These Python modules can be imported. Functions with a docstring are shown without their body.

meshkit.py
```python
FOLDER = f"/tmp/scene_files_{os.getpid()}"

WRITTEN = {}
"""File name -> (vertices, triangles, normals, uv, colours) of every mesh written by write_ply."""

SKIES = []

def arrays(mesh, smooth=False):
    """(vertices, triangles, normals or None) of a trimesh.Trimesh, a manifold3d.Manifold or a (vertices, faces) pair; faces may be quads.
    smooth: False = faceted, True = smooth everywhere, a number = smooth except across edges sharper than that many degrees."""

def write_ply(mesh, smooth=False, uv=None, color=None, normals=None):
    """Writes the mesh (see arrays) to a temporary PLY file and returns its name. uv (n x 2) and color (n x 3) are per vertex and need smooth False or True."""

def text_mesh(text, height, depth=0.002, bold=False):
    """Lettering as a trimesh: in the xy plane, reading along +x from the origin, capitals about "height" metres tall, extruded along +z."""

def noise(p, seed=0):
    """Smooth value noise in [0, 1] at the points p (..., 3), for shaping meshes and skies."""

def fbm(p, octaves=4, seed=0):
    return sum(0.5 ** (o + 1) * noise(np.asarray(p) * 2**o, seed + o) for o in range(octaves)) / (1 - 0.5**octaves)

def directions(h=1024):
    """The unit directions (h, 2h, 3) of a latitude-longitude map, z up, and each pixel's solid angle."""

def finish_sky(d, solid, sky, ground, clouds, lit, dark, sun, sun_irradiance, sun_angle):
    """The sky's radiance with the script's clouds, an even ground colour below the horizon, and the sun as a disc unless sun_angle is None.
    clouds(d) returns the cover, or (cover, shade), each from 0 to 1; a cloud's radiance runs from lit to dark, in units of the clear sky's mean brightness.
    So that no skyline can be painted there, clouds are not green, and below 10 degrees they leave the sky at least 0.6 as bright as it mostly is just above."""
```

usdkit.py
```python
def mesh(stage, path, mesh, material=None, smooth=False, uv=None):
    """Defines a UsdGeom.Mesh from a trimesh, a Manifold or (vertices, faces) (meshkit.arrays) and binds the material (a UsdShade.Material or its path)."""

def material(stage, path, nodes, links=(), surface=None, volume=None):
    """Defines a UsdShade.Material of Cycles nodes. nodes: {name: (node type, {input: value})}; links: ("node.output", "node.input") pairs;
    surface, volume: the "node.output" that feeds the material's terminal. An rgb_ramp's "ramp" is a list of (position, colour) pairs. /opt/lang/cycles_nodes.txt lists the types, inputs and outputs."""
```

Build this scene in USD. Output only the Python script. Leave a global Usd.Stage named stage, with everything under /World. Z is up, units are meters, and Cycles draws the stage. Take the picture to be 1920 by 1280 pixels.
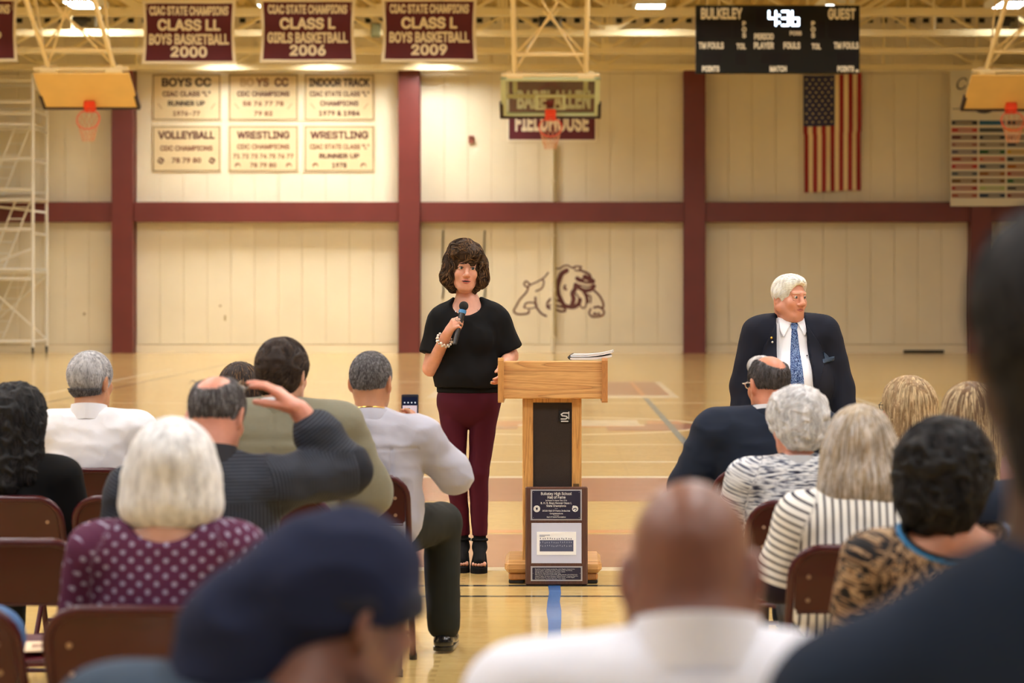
import math, random
import numpy as np, trimesh, usdkit, meshkit
from shapely.geometry import LineString, Polygon, Point, box as sbox, MultiPolygon
from shapely import affinity
from shapely.ops import unary_union
from pxr import Usd, UsdGeom, UsdLux, UsdShade, Sdf, Gf, Vt

stage = Usd.Stage.CreateInMemory()
UsdGeom.SetStageUpAxis(stage, 'Z')
UsdGeom.SetStageMetersPerUnit(stage, 1.0)
stage.DefinePrim('/World', 'Xform'); stage.DefinePrim('/World/Looks', 'Scope')
rng = np.random.default_rng(7); random.seed(7)

# ------------------------------------------------------------------ camera, lights, exposure
F, VX, VY, EYE = 4300.0, 1037.0, 552.0, 1.5          # focal length in pixels of a 1920 frame, vanishing point, eye height
cam = UsdGeom.Camera.Define(stage, '/World/camera')
cam.CreateHorizontalApertureAttr(36.0); cam.CreateVerticalApertureAttr(24.0)
cam.CreateFocalLengthAttr(36.0 * F / 1920)
cam.CreateHorizontalApertureOffsetAttr((960 - VX) / 1920 * 36); cam.CreateVerticalApertureOffsetAttr((VY - 640) / 1920 * 36)
cam.CreateFStopAttr(3.4); cam.CreateFocusDistanceAttr(12.3)
cam.CreateExposureAttr(-0.02)
cam.AddTranslateOp().Set((0, 0, EYE)); cam.AddRotateXOp().Set(90.0)

LIGHT_Z = 7.62
# X, Y, radiance of every high-bay fixture; those over the far right are off, as in the photograph
FIX = [(-8.4, 56.8, 80), (-5.9, 56.8, 86), (-3.0, 56.8, 94), (-13.9, 50, 40), (-10.2, 50, 70), (9.9, 50, 14), (-8.2, 48.9, 30), (-5.9, 48.9, 26), (-3.0, 48.9, 40), (2.05, 48.9, 50), (6.0, 48.9, 8), (11.3, 48.9, 10)]
for y, row in ((41.5, (40, 32, 32, 32, 12, 18)), (33, (38, 38, 38, 34, 24, 18)), (25, (34, 34, 36, 36, 28, 24)),
               (17.5, (32, 38, 42, 42, 38, 32)), (11.0, (32, 44, 48, 48, 44, 32)), (4.5, (32, 44, 48, 48, 44, 32)), (-2.0, (26, 30, 30, 30, 30, 26))):
    FIX += [(x, y, p) for x, p in zip((-13.2, -6.6 if y == 41.5 else -8.6, -3.9, 2.05, 6.6, 11.2), row)]
world = UsdLux.DomeLight.Define(stage, '/World/ambient'); world.CreateIntensityAttr(0.0)

# ------------------------------------------------------------------ helpers
def lin(r, g, b):
    return tuple((c / 12.92 if c <= .04045 else ((c + .055) / 1.055) ** 2.4) for c in (r / 255, g / 255, b / 255))
_mats = {}
def mat(name, col, rough=.5, metal=0., var=0., vscale=20., bump=0., bscale=200., coat=0., sheen=0., vec=None, emis=0., trans=0., sss=0., stretch=(1, 1, 1), spec=.5, detail=3.):
    """A principled material: colour with optional noise variation and bump, in object coordinates."""
    if name in _mats: return _mats[name]
    P = {'roughness': rough, 'metallic': metal, 'base_color': col, 'specular_ior_level': spec}
    if coat: P.update(coat_weight=coat, coat_roughness=.08)
    if sheen: P.update(sheen_weight=sheen, sheen_roughness=.4)
    if emis: P.update(emission_color=col, emission_strength=emis)
    if trans: P.update(transmission_weight=trans)
    if sss: P.update(subsurface_weight=sss, subsurface_scale=.01)
    nodes, links = {'p': ('principled_bsdf', P)}, []
    if var or bump:
        nodes['tc'] = ('texture_coordinate', {}); nodes['mp'] = ('mapping', {'scale': stretch}); links += [('tc.object', 'mp.vector')]
    if var:
        a, b = np.array(col) * (1 - var), np.minimum(np.array(col) * (1 + var), 1)
        nodes['n'] = ('noise_texture', {'scale': vscale, 'detail': detail}); nodes['r'] = ('rgb_ramp', {'ramp': [(.3, tuple(a)), (.7, tuple(b))]})
        links += [('mp.vector', 'n.vector'), ('n.fac', 'r.fac'), ('r.color', 'p.base_color')]
    if bump:
        nodes['nb'] = ('noise_texture', {'scale': bscale, 'detail': 2.}); nodes['b'] = ('bump', {'strength': bump, 'distance': .01})
        links += [('mp.vector', 'nb.vector'), ('nb.fac', 'b.height'), ('b.normal', 'p.normal')]
    _mats[name] = usdkit.material(stage, '/World/Looks/' + name, nodes, links, surface='p.BSDF')
    return _mats[name]
def nodemat(name, nodes, links, surface='p.BSDF'):
    if name not in _mats: _mats[name] = usdkit.material(stage, '/World/Looks/' + name, nodes, links, surface=surface)
    return _mats[name]

_used = {}
def numbered(parent, name):
    k = _used.get((parent, name), 0); _used[(parent, name)] = k + 1
    return f'{parent}/{name}' + (f'_{k:03d}' if k else '')
def path_of(p): return '/World' if p is None else str(p.GetPath())
def tag(o, label=None, cat=None, group=None, kind=None):
    o = o.GetPrim() if hasattr(o, 'GetPrim') else o
    for k, v in (('label', label), ('category', cat), ('group', group), ('kind', kind)):
        if v: o.SetCustomDataByKey(k, v)
    return o
def thing(name, label=None, cat=None, loc=(0, 0, 0), rz=0., group=None, kind=None, rx=0.):
    x = UsdGeom.Xform.Define(stage, numbered('/World', name))
    x.AddTranslateOp().Set(tuple(map(float, loc)))
    if rz: x.AddRotateZOp().Set(math.degrees(rz))
    if rx: x.AddRotateXOp().Set(math.degrees(rx))
    return tag(x, label, cat, group, kind)
def obj(name, mesh, m, parent=None, smooth=False, label=None, uv=None, kind=None, cat=None, group=None):
    if isinstance(mesh, list): mesh = trimesh.util.concatenate(mesh)
    o = usdkit.mesh(stage, numbered(path_of(parent), name), mesh, m, smooth=smooth, uv=uv).GetPrim()
    return tag(o, label, cat, group, kind)
def copy_of(src, label, loc, rz=0., cat=None, group=None):
    name = src.GetName()
    x = UsdGeom.Xform.Define(stage, numbered('/World', name.rstrip('0123456789').rstrip('_')))
    x.GetPrim().GetReferences().AddInternalReference(src.GetPath()); x.GetPrim().SetInstanceable(True)
    x.ClearXformOpOrder(); x.GetPrim().GetAttribute('xformOp:translate') and None
    t = x.AddTranslateOp(opSuffix='place'); t.Set(tuple(map(float, loc)))
    r = x.AddRotateZOp(opSuffix='turn'); r.Set(math.degrees(rz))
    x.SetXformOpOrder([t, r])
    d = src.GetCustomData()
    return tag(x, label, cat or d.get('category'), group or d.get('group'), d.get('kind'))

def bx(x0, x1, y0, y1, z0, z1):
    m = trimesh.creation.box((x1 - x0, y1 - y0, z1 - z0)); m.apply_translation(((x0 + x1) / 2, (y0 + y1) / 2, (z0 + z1) / 2)); return m
def rbx(x0, x1, y0, y1, z0, z1, r=.005):
    """A box with chamfered edges."""
    import manifold3d as mf
    c = np.array([(x0 + x1) / 2, (y0 + y1) / 2, (z0 + z1) / 2]); h = np.array([x1 - x0, y1 - y0, z1 - z0]) / 2
    pts = [c + np.array([sx, sy, sz]) * (h - r * (1 - np.eye(3)[k])) for sx in (-1, 1) for sy in (-1, 1) for sz in (-1, 1) for k in range(3)]
    return trimesh.convex.convex_hull(np.array(pts))
def tube(pts, r, sides=10, closed=False):
    p = np.asarray(pts, float); n = len(p)
    t = np.roll(p, -1, 0) - np.roll(p, 1, 0) if closed else np.gradient(p, axis=0)
    t /= np.linalg.norm(t, axis=1, keepdims=True) + 1e-12
    u = np.cross(t[0], [0, 0, 1.]) if abs(t[0][2]) < .9 else np.cross(t[0], [1., 0, 0]); u /= np.linalg.norm(u)
    U = []
    for k in range(n):
        u = u - t[k] * (u @ t[k]); u /= np.linalg.norm(u) + 1e-12; U.append(u)
    U = np.array(U); W = np.cross(t, U); r = np.broadcast_to(r, (n,))
    a = np.arange(sides) * 2 * np.pi / sides
    v = (p[:, None] + r[:, None, None] * (np.cos(a)[None, :, None] * U[:, None] + np.sin(a)[None, :, None] * W[:, None])).reshape(-1, 3)
    f = []
    for i in range(n if closed else n - 1):
        for j in range(sides):
            A, B, C_, D = i * sides + j, i * sides + (j + 1) % sides, ((i + 1) % n) * sides + (j + 1) % sides, ((i + 1) % n) * sides + j
            f += [(A, B, C_), (A, C_, D)]
    if not closed:
        v = np.vstack([v, p[0], p[-1]]); c0, c1 = len(v) - 2, len(v) - 1; o = (n - 1) * sides
        for j in range(sides): f += [(c0, (j + 1) % sides, j), (c1, o + j, o + (j + 1) % sides)]
    return trimesh.Trimesh(v, f, process=False)
def rod(a, b, r, sides=8): return tube([a, b], r, sides)
def arc(c, r, a0, a1, n, plane='xz'):
    a = np.linspace(a0, a1, n); q = np.zeros((n, 3)); i, j = {'xz': (0, 2), 'xy': (0, 1), 'yz': (1, 2)}[plane]
    q[:] = c; q[:, i] += r * np.cos(a); q[:, j] += r * np.sin(a); return q
def prism(poly, t):
    """Polygon(s) in x,z extruded toward -y by t (front face at -t)."""
    gs = [g for g in getattr(poly, 'geoms', [poly]) if g.area > 1e-9]
    ms = [trimesh.creation.extrude_polygon(g, t, engine='earcut') for g in gs]
    m = trimesh.util.concatenate(ms)
    m.apply_transform([[1, 0, 0, 0], [0, 0, -1, 0], [0, 1, 0, 0], [0, 0, 0, 1]])
    return m
def flat(poly, t, z=0.):
    gs = [g for g in getattr(poly, 'geoms', [poly]) if g.area > 1e-9]
    m = trimesh.util.concatenate([trimesh.creation.extrude_polygon(g, t, engine='earcut') for g in gs]); m.apply_translation((0, 0, z)); return m
def text(s, h, cx, z, y, w=None, t=.004, bold=True, left=False, grow=None):
    """Lettering facing -y: baseline at z, centred on cx, capitals h tall, squeezed or widened to width w; bold strokes are thickened."""
    m = meshkit.text_mesh(s, h, t, bold); g = (.045 * h if bold and h > .03 else 0.) if grow is None else grow
    if g:
        top = m.vertices[m.faces][(np.abs(m.vertices[m.faces][:, :, 2] - t) < 1e-6).all(1)]
        m = flat(unary_union([Polygon(q[:, :2]) for q in top if abs(np.cross(q[1, :2] - q[0, :2], q[2, :2] - q[0, :2])) > 1e-12]).buffer(1e-5).buffer(g, 3).simplify(h * .01), t)
    b = m.bounds; m.apply_translation((-b[0][0] if left else -(b[0][0] + b[1][0]) / 2, 0, 0))
    if w: m.apply_scale((w / (b[1][0] - b[0][0]), 1, 1))
    m.apply_transform([[1, 0, 0, cx], [0, 0, -1, y], [0, 1, 0, z], [0, 0, 0, 1]])
    return m
def S(y): return F / y                                    # pixels per metre at distance y
def WX(px, y): return (px - VX) * y / F
def WZ(py, y): return EYE - (py - VY) * y / F
# ------------------------------------------------------------------ materials of the hall
MAROON = lin(112, 42, 38)
m_wall = mat('wall_paint', lin(232, 222, 196), .55, var=.05, vscale=.6, bump=.05, bscale=60)
m_wallb = mat('wall_joint', lin(205, 186, 146), .8)
m_steel = mat('maroon_steel', lin(104, 40, 36), .4, var=.08, vscale=1.5)
m_base = mat('baseboard_paint', lin(236, 224, 196), .5)
m_deck = mat('deck_paint', lin(214, 190, 120), .6, var=.08, vscale=.5)
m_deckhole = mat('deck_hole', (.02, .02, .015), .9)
m_truss = mat('truss_paint', lin(236, 222, 178), .45)
m_white = mat('white_paint', lin(240, 238, 230), .4)
m_black = mat('black_rubber', (.012, .012, .012), .6)
m_alu = mat('aluminium', lin(240, 238, 228), .35, metal=.25)
m_orange = mat('rim_orange', lin(225, 62, 25), .4)
m_dark = mat('dark_metal', (.03, .03, .03), .45, metal=.3)

def floor_material():
    a, b, c = lin(224, 192, 125), lin(221, 188, 120), lin(218, 184, 116)
    nodes = {'tc': ('texture_coordinate', {}), 'mp': ('mapping', {'scale': (1 / 1.1, 1 / .057, 1)}),
             'br': ('brick_texture', {'color1': a, 'color2': c, 'mortar': tuple(.9 * x for x in c), 'scale': 1., 'mortar_size': .012, 'mortar_smooth': .2, 'bias': -.1, 'brick_width': 1., 'row_height': 1., 'offset': .43}),
             'mg': ('mapping', {'scale': (3., 60., 1)}), 'ng': ('noise_texture', {'scale': 1., 'detail': 4.}), 'rg': ('rgb_ramp', {'ramp': [(.3, (.955, .945, .93)), (.65, (1., 1., 1.))]}),
             'mw': ('mapping', {'scale': (.5, .8, 1)}), 'nw': ('noise_texture', {'scale': 1., 'detail': 3.}), 'rw': ('rgb_ramp', {'ramp': [(.35, (.9, .88, .84)), (.65, (1., 1., 1.))]}),
             'm1': ('mix', {'mix_type': 'multiply', 'fac': 1.}), 'm2': ('mix', {'mix_type': 'multiply', 'fac': 1.}),
             'ns': ('noise_texture', {'scale': 9., 'detail': 5., 'distortion': 1.5}), 'rs': ('rgb_ramp', {'ramp': [(.35, (.145, .145, .145)), (.75, (.175, .175, .175))]}),
             'nb': ('noise_texture', {'scale': 1.}), 'mb': ('mapping', {'scale': (1.2, 17., 1)}), 'b': ('bump', {'strength': .003, 'distance': .003}),
             'p': ('principled_bsdf', {'coat_weight': .3, 'coat_roughness': .09, 'specular_ior_level': .5})}
    links = [('tc.object', 'mp.vector'), ('mp.vector', 'br.vector'), ('tc.object', 'mg.vector'), ('mg.vector', 'ng.vector'), ('ng.fac', 'rg.fac'), ('tc.object', 'mw.vector'), ('mw.vector', 'nw.vector'), ('nw.fac', 'rw.fac'),
             ('br.color', 'm1.color1'), ('rg.color', 'm1.color2'), ('m1.color', 'm2.color1'), ('rw.color', 'm2.color2'), ('m2.color', 'p.base_color'),
             ('tc.object', 'ns.vector'), ('ns.fac', 'rs.fac'), ('rs.color', 'p.roughness'), ('tc.object', 'mb.vector'), ('mb.vector', 'nb.vector'), ('nb.fac', 'b.height'), ('b.normal', 'p.normal')]
    return nodemat('maple_floor', nodes, links)
m_floor = floor_material()
def paint(name, rgb): return mat(name, lin(*rgb), .18, var=.1, vscale=3., coat=.3)
m_pwhite, m_pmaroon, m_pblack, m_pblue, m_ptape, m_porange = paint('paint_white', (236, 222, 190)), paint('paint_maroon', (176, 122, 98)), paint('paint_black', (60, 62, 58)), paint('paint_blue', (104, 136, 146)), paint('tape_blue', (62, 112, 176)), paint('paint_orange', (220, 150, 100))

# ------------------------------------------------------------------ the hall
XL, XR, YB, YF, ZC = -20.4, 18.2, -9.0, 59.2, 8.85
fl = thing('floor', 'glossy yellow maple gymnasium floor with painted court lines', 'floor', kind='structure')
obj('floorboards', bx(XL, XR, YB, YF + .3, -.1, 0), m_floor, fl)
def mark(name, x0, x1, y0, y1, m, z=.0006): obj(name, bx(x0, x1, y0, y1, -.01, z), m, fl)
mark('painted_band', -3.7, 3.7, 16.65, 18.75, m_pmaroon, .0006); mark('painted_line', -3.7, 3.7, 18.75, 18.95, m_pwhite)
mark('painted_band', -3.7, 3.7, 12.62, 14.35, m_pmaroon); mark('painted_line', -9, 9, 12.46, 12.62, m_pwhite)
mark('painted_band', -3.7, 3.7, 14.46, 14.62, m_porange)
mark('painted_line', -9, 9, 11.79, 11.85, m_pblack); mark('painted_line', -9, 9, 11.38, 11.43, m_pblack)
obj('tape_strip', flat(Polygon([(-.026 + .006 * math.sin(k * 1.7), 11.86 - k * .33) for k in range(20)] + [(.037 + .004 * math.sin(k * 2.3), 11.86 - k * .33) for k in range(19, -1, -1)]), .0014), m_ptape, fl)
mark('painted_line', -3.9, 6, 20.5, 20.62, m_pwhite); mark('painted_line', -4, 6, 22.9, 22.97, m_pwhite); mark('painted_line', -7.6, 7.6, 31.7, 31.8, m_pwhite)
mark('painted_key', -1.74, 1.74, 34.1, 39.4, m_pmaroon)
for s in (-1, 1): mark('painted_line', min(s * 1.74, s * 1.84), max(s * 1.74, s * 1.84), 34.1, 39.4, m_pwhite)
mark('painted_line', -1.84, 1.84, 33.3, 34.1, m_pwhite); mark('painted_line', -7.7, 7.7, 39.4, 39.5, m_pwhite)
mark('painted_line', 1.30, 1.375, 15.2, 33.3, m_pblue, .0022); mark('painted_line', 1.30, 1.375, 34.1, 39.4, m_porange, .0022)
mark('painted_line', -7.71, -7.61, 13, 46, m_pwhite, .0010); mark('painted_line', -7.06, -7.0, 27, 58, m_pblack, .0012); mark('painted_line', 4.32, 4.42, 30.3, 33.3, m_pwhite, .0010); mark('painted_line', 4.42, 7.7, 33.2, 33.3, m_pwhite)
CC = (0., 26.3)
ring = Point(CC).buffer(1.78, 48); inner = Point(CC).buffer(1.69, 48)
obj('centre_circle', flat(ring.difference(inner), .0118, -.01), m_pwhite, fl)
obj('centre_emblem', flat(inner.intersection(unary_union([sbox(.6, 25.3, 2, 26.0), sbox(1.05, 25.8, 2, 26.6), sbox(-2, 25.6, -.4, 26.1)])).buffer(0), .0115, -.01), m_pmaroon, fl)
obj('centre_emblem', flat(inner.intersection(unary_union([sbox(-.3, 26.2, 1.0, 27.4), sbox(-.4, 26.15, 1.2, 26.5)])), .0112, -.01), m_pwhite, fl)
obj('centre_emblem', flat(inner.intersection(unary_union([sbox(-1.5, 26.0, -.2, 27.2), sbox(-.2, 25.95, 1.35, 26.15), sbox(1.1, 26.6, 1.5, 27.2)])), .0109, -.01), m_porange, fl)

wb = thing('wall_back', 'cream ribbed metal panel end wall behind the speakers', 'wall', kind='structure')
obj('backing', bx(XL, XR, YF + .03, YF + .2, 0, ZC), m_wallb, wb)
nx = int((XR - XL) / .6113); px0 = -11.03 + .275 - 16 * .6113
for k in range(64):
    x0 = px0 + k * .6113
    if x0 < XL or x0 + .61 > XR: continue
    for z0, z1 in ((.22, 3.6), (3.62, 7.2), (7.21, ZC - .02)):
        obj('panel', rbx(x0 + .003, x0 + .6083, YF, YF + .05, z0, z1, .008), m_wall, wb)
obj('baseboard_back', bx(XL, XR, YF - .04, YF + .05, 0, .2), m_base, None, kind='structure', label='cream baseboard along the foot of the end wall', cat='baseboard')
for nm, (x0, x1, y0, y1), lb in (('wall_left', (XL - .2, XL, YB, YF), 'cream side wall out of frame on the left'), ('wall_right', (XR, XR + .2, YB, YF), 'cream side wall out of frame on the right'), ('wall_front', (XL, XR, YB - .2, YB), 'dark brown wall of folded bleachers behind the camera')):
    obj(nm, bx(x0, x1, y0, y1, 0, ZC), mat('rear_wall', lin(92, 66, 52), .7) if nm == 'wall_front' else m_wall, None, kind='structure', label=lb, cat='wall')
# roof deck: trapezoidal flutes running away from the camera, with dark flute ends at the wall
ce = thing('ceiling', 'khaki corrugated steel roof deck above the trusses', 'ceiling', kind='structure')
prof = []
x = XL
while x < XR:
    prof += [(x, ZC), (x + .08, ZC + .09), (x + .2, ZC + .09), (x + .28, ZC)]; x += .36
prof.append((XR, ZC))
prof = np.array(prof); n = len(prof); v = np.vstack([np.c_[prof[:, 0], np.full(n, YB), prof[:, 1]], np.c_[prof[:, 0], np.full(n, YF + .2), prof[:, 1]]])
obj('roof_deck', trimesh.Trimesh(v, [q for i in range(n - 1) for q in ((i, i + n, i + 1), (i + 1, i + n, i + 1 + n))], process=False), m_deck, ce)
obj('roof_board', bx(XL - .2, XR + .2, YB - .2, YF + .4, ZC + .1, ZC + .2), m_deck, ce)
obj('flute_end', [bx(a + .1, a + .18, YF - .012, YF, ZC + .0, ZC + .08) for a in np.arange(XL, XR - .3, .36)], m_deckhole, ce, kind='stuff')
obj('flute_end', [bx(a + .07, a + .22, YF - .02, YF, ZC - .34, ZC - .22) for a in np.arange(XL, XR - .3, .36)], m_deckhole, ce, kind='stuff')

for k, (cx, lb) in enumerate(((-18.37, 'maroon steel wall column out of frame on the left'), (-11.03, 'maroon steel wall column nearest the rolling scaffold'), (-3.69, 'maroon steel wall column behind the woman with the microphone'), (3.63, 'maroon steel wall column below the left end of the scoreboard'), (10.97, 'maroon steel wall column at the far right behind the sponsor banner'), (17.4, 'maroon steel wall column out of frame on the right'))):
    c = thing('steel_column', lb, 'column', (cx, YF - .25, 0))
    obj('web', bx(-.03, .03, -.2, .2, 0, 7.25), m_steel, c); obj('flange', rbx(-.275, .275, -.25, -.2, 0, 7.25, .006), m_steel, c); obj('flange', bx(-.275, .275, .2, .245, 0, 7.25), m_steel, c)
    obj('base_plate', bx(-.3, .3, -.27, .245, 0, .02), m_steel, c)
    obj('cover_plate', bx(-.255, -.23, -.2, .2, 0, 7.25), m_steel, c); obj('cover_plate', bx(.23, .255, -.2, .2, 0, 7.25), m_steel, c)
gb = thing('girt_beam', 'long maroon steel beam crossing the end wall at mid height', 'beam', (0, YF - .23, 3.615))
for a, b in ((XL, -11.31), (-10.75, -3.97), (-3.41, 3.35), (3.91, 10.69), (11.25, XR)):
    obj('beam_length', rbx(a, b, -.2, .2, -.255, .255, .012), m_steel, gb)

def truss_at(y, label):
    t = thing('roof_truss', label, 'truss', (0, y, 7.2), group='roof trusses across the hall', kind='structure')
    obj('bottom_chord', bx(XL, XR, -.07, .07, 0, .14), m_truss, t); obj('top_chord', bx(XL, XR, -.07, .07, 1.45, 1.6), m_truss, t)
    n = 17; xs = np.linspace(XL + .3, XR - .3, n)
    for i in range(n - 1):
        if i % 2 == 0: obj('diagonal', rod((xs[i], 0, 1.5), (xs[i + 1], 0, .1), .045, 6), m_truss, t)
        else: obj('diagonal', rod((xs[i], 0, .1), (xs[i + 1], 0, 1.5), .045, 6), m_truss, t)
        obj('vertical', rod((xs[i], 0, .1), (xs[i], 0, 1.5), .035, 6), m_truss, t)
        if i % 2: obj('gusset', bx(xs[i] - .14, xs[i] + .14, -.075, .075, .1, .24), m_truss, t)
    return t
tr0 = truss_at(58.3, 'cream roof truss closest to the end wall, its bottom chord along the wall top')
for y, lb in ((54.3, 'second cream roof truss out from the end wall'), (50.6, 'third cream roof truss out from the end wall'), (46.9, 'fourth cream roof truss out from the end wall, level with the top of the scoreboard'), (43.2, 'cream roof truss just above the top of the frame'), (39.5, 'cream roof truss above the frame, carrying the basketball masts'), (32, 'cream roof truss over the far half of the court'), (24, 'cream roof truss over the middle of the court'), (16, 'cream roof truss over the speakers'), (8, 'cream roof truss over the audience'), (0, 'cream roof truss over the camera')):
    copy_of(tr0, lb, (0, y, 7.2))

# ------------------------------------------------------------------ high-bay light fixtures (housing, diffuser that gives the light)
m_house = mat('fixture_housing', lin(235, 235, 230), .4)
EMIT = {}
def emitter(p, cool):
    if (p, cool) not in EMIT: EMIT[p, cool] = nodemat(f'lamp_glow_{len(EMIT):02d}', {'e': ('emission', {'color': (.95, .975, 1.) if cool else (1., .98, .93), 'strength': float(p)})}, [], 'e.emission')
    return EMIT[p, cool]
ROWS = sorted({y for _, y, _ in FIX}, reverse=True)
ORD = ('first', 'second', 'third', 'fourth', 'fifth', 'sixth', 'seventh', 'eighth', 'ninth', 'tenth', 'eleventh', 'twelfth')
for x, y, p in FIX:
    inrow = sorted(q[0] for q in FIX if q[1] == y)
    lb = 'bright white ceiling light between the banners and the scoreboard' if (x, y) == (2.05, 48.9) else f'white ceiling light, {ORD[inrow.index(x)]} from left in {ORD[ROWS.index(y)]} row from the end wall'
    t = thing('high_bay_light', lb, 'light fixture', (x, y, LIGHT_Z + (.16 if y > 55 else .2 if y == 50 else 0)), group='high bay ceiling lights')
    w = .30 if y > 45 else .45; l = .95
    d = -.26 if y > 55 else -.06
    obj('housing', bx(-w - .03, w + .03, -l, l, .05, .16), m_house, t)
    for s in (-1, 1):
        obj('skirt', bx(s * w - .012, s * w + .012, -l, l, d, .05), m_house, t); obj('skirt', bx(-w, w, s * l - .012, s * l + .012, d, .05), m_house, t)
    obj('diffuser', bx(-w, w, -l + .02, l - .02, .0, .045), emitter(p, y < 20), t)
    for q in (-.7, .7): obj('hanger', rod((0, q, .16), (0, q, 1.2), .008, 5), m_house, t)
# ------------------------------------------------------------------ things hung on the walls and from the roof
m_cream = mat('banner_cream', lin(244, 236, 214), .7)
m_bmar = mat('banner_maroon', lin(90, 20, 36), .7, var=.06, vscale=3.)
m_board = mat('sign_board_cream', lin(218, 198, 156), .5, var=.04, vscale=1.5)
m_line = mat('sign_line', lin(88, 64, 40), .6)
m_sign = mat('sign_letters', lin(82, 36, 28), .6)
m_signdk = mat('sign_letters_dark', lin(48, 28, 22), .6)
m_signfade = mat('sign_letters_faded', lin(186, 158, 118), .6)
m_signlt = mat('sign_letters_pale', lin(120, 76, 54), .6)

def wavy(mesh, fn):
    m = mesh.copy(); m.vertices[:, 1] += fn(m.vertices[:, 0], m.vertices[:, 2]); return m
def sheet(x0, x1, z0, z1, nx, nz, t=.003, fn=None):
    xs, zs = np.linspace(x0, x1, nx), np.linspace(z0, z1, nz); X, Z = np.meshgrid(xs, zs, indexing='ij')
    Y = (fn(X, Z) if fn else 0 * X); v = np.concatenate([np.stack([X, Y - t / 2, Z], -1).reshape(-1, 3), np.stack([X, Y + t / 2, Z], -1).reshape(-1, 3)]); N = nx * nz; f = []
    for i in range(nx - 1):
        for j in range(nz - 1):
            a, b, c, d = i * nz + j, (i + 1) * nz + j, (i + 1) * nz + j + 1, i * nz + j + 1
            f += [(a, b, c), (a, c, d), (a + N, c + N, b + N), (a + N, d + N, c + N)]
    for seq in ([i * nz for i in range(nx)], [i * nz + nz - 1 for i in range(nx)][::-1], [(nx - 1) * nz + j for j in range(nz)], list(range(nz))[::-1]):
        for p, q in zip(seq[:-1], seq[1:]): f += [(p, p + N, q + N), (p, q + N, q)]
    return trimesh.Trimesh(v, f, process=False)

YBN = 46.0
def champion_banner(px0, px1, py1, lines, label, seed, tilt=0.):
    s = S(YBN); w, h = (px1 - px0) / s, 1.28; x0 = WX(px0, YBN); zb = WZ(py1, YBN)
    t = thing('championship_banner', label, 'banner', (x0 + w / 2, YBN, zb), group='championship banners under the roof')
    fn = lambda X, Z: .025 * np.sin(X * 4.3 + seed) * (1 - Z / h * .5) + .012 * np.sin(X * 9 + seed * 2.1 + Z * 2)
    sag = lambda m: m
    pinch = lambda m: (m.vertices.__setitem__((slice(None), 0), m.vertices[:, 0] * (1 - .035 * np.sin(np.clip(m.vertices[:, 2] / h, 0, 1) * np.pi))), m)[1]
    obj('cloth', pinch(sheet(-w / 2, w / 2, 0, h, 40, 20, .004, fn)), m_cream, t, smooth=40)
    obj('panel', pinch(sheet(-w / 2 + .065, w / 2 - .065, .06, h - .07, 40, 20, .004, lambda X, Z: fn(X, Z) - .006)), m_bmar, t, smooth=40)
    for (tx, hh, z, ww) in lines:
        m = wavy(text(tx, hh, 0, z, 0, ww, .004), lambda X, Z: fn(X, Z) - .011)
        obj('lettering', pinch(m), m_cream, t)
    obj('hanging_pole', rod((-w / 2 - .05, 0, h + .01), (w / 2 + .05, 0, h + .01), .018), m_truss, t)
    for q in (-w / 2 + .1, w / 2 - .1): obj('cord', rod((q, 0, h), (q, 0, 7.2 - zb), .006, 5), m_truss, t)
def cb(l3, l2, yr):
    return [('CIAC STATE CHAMPIONS', .16, .985, 1.62), (l2, .20, .68, 1.3 if len(l2) > 7 else 1.16), (l3, .19, .40, 1.66), (yr, .19, .15, .74)]
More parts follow.
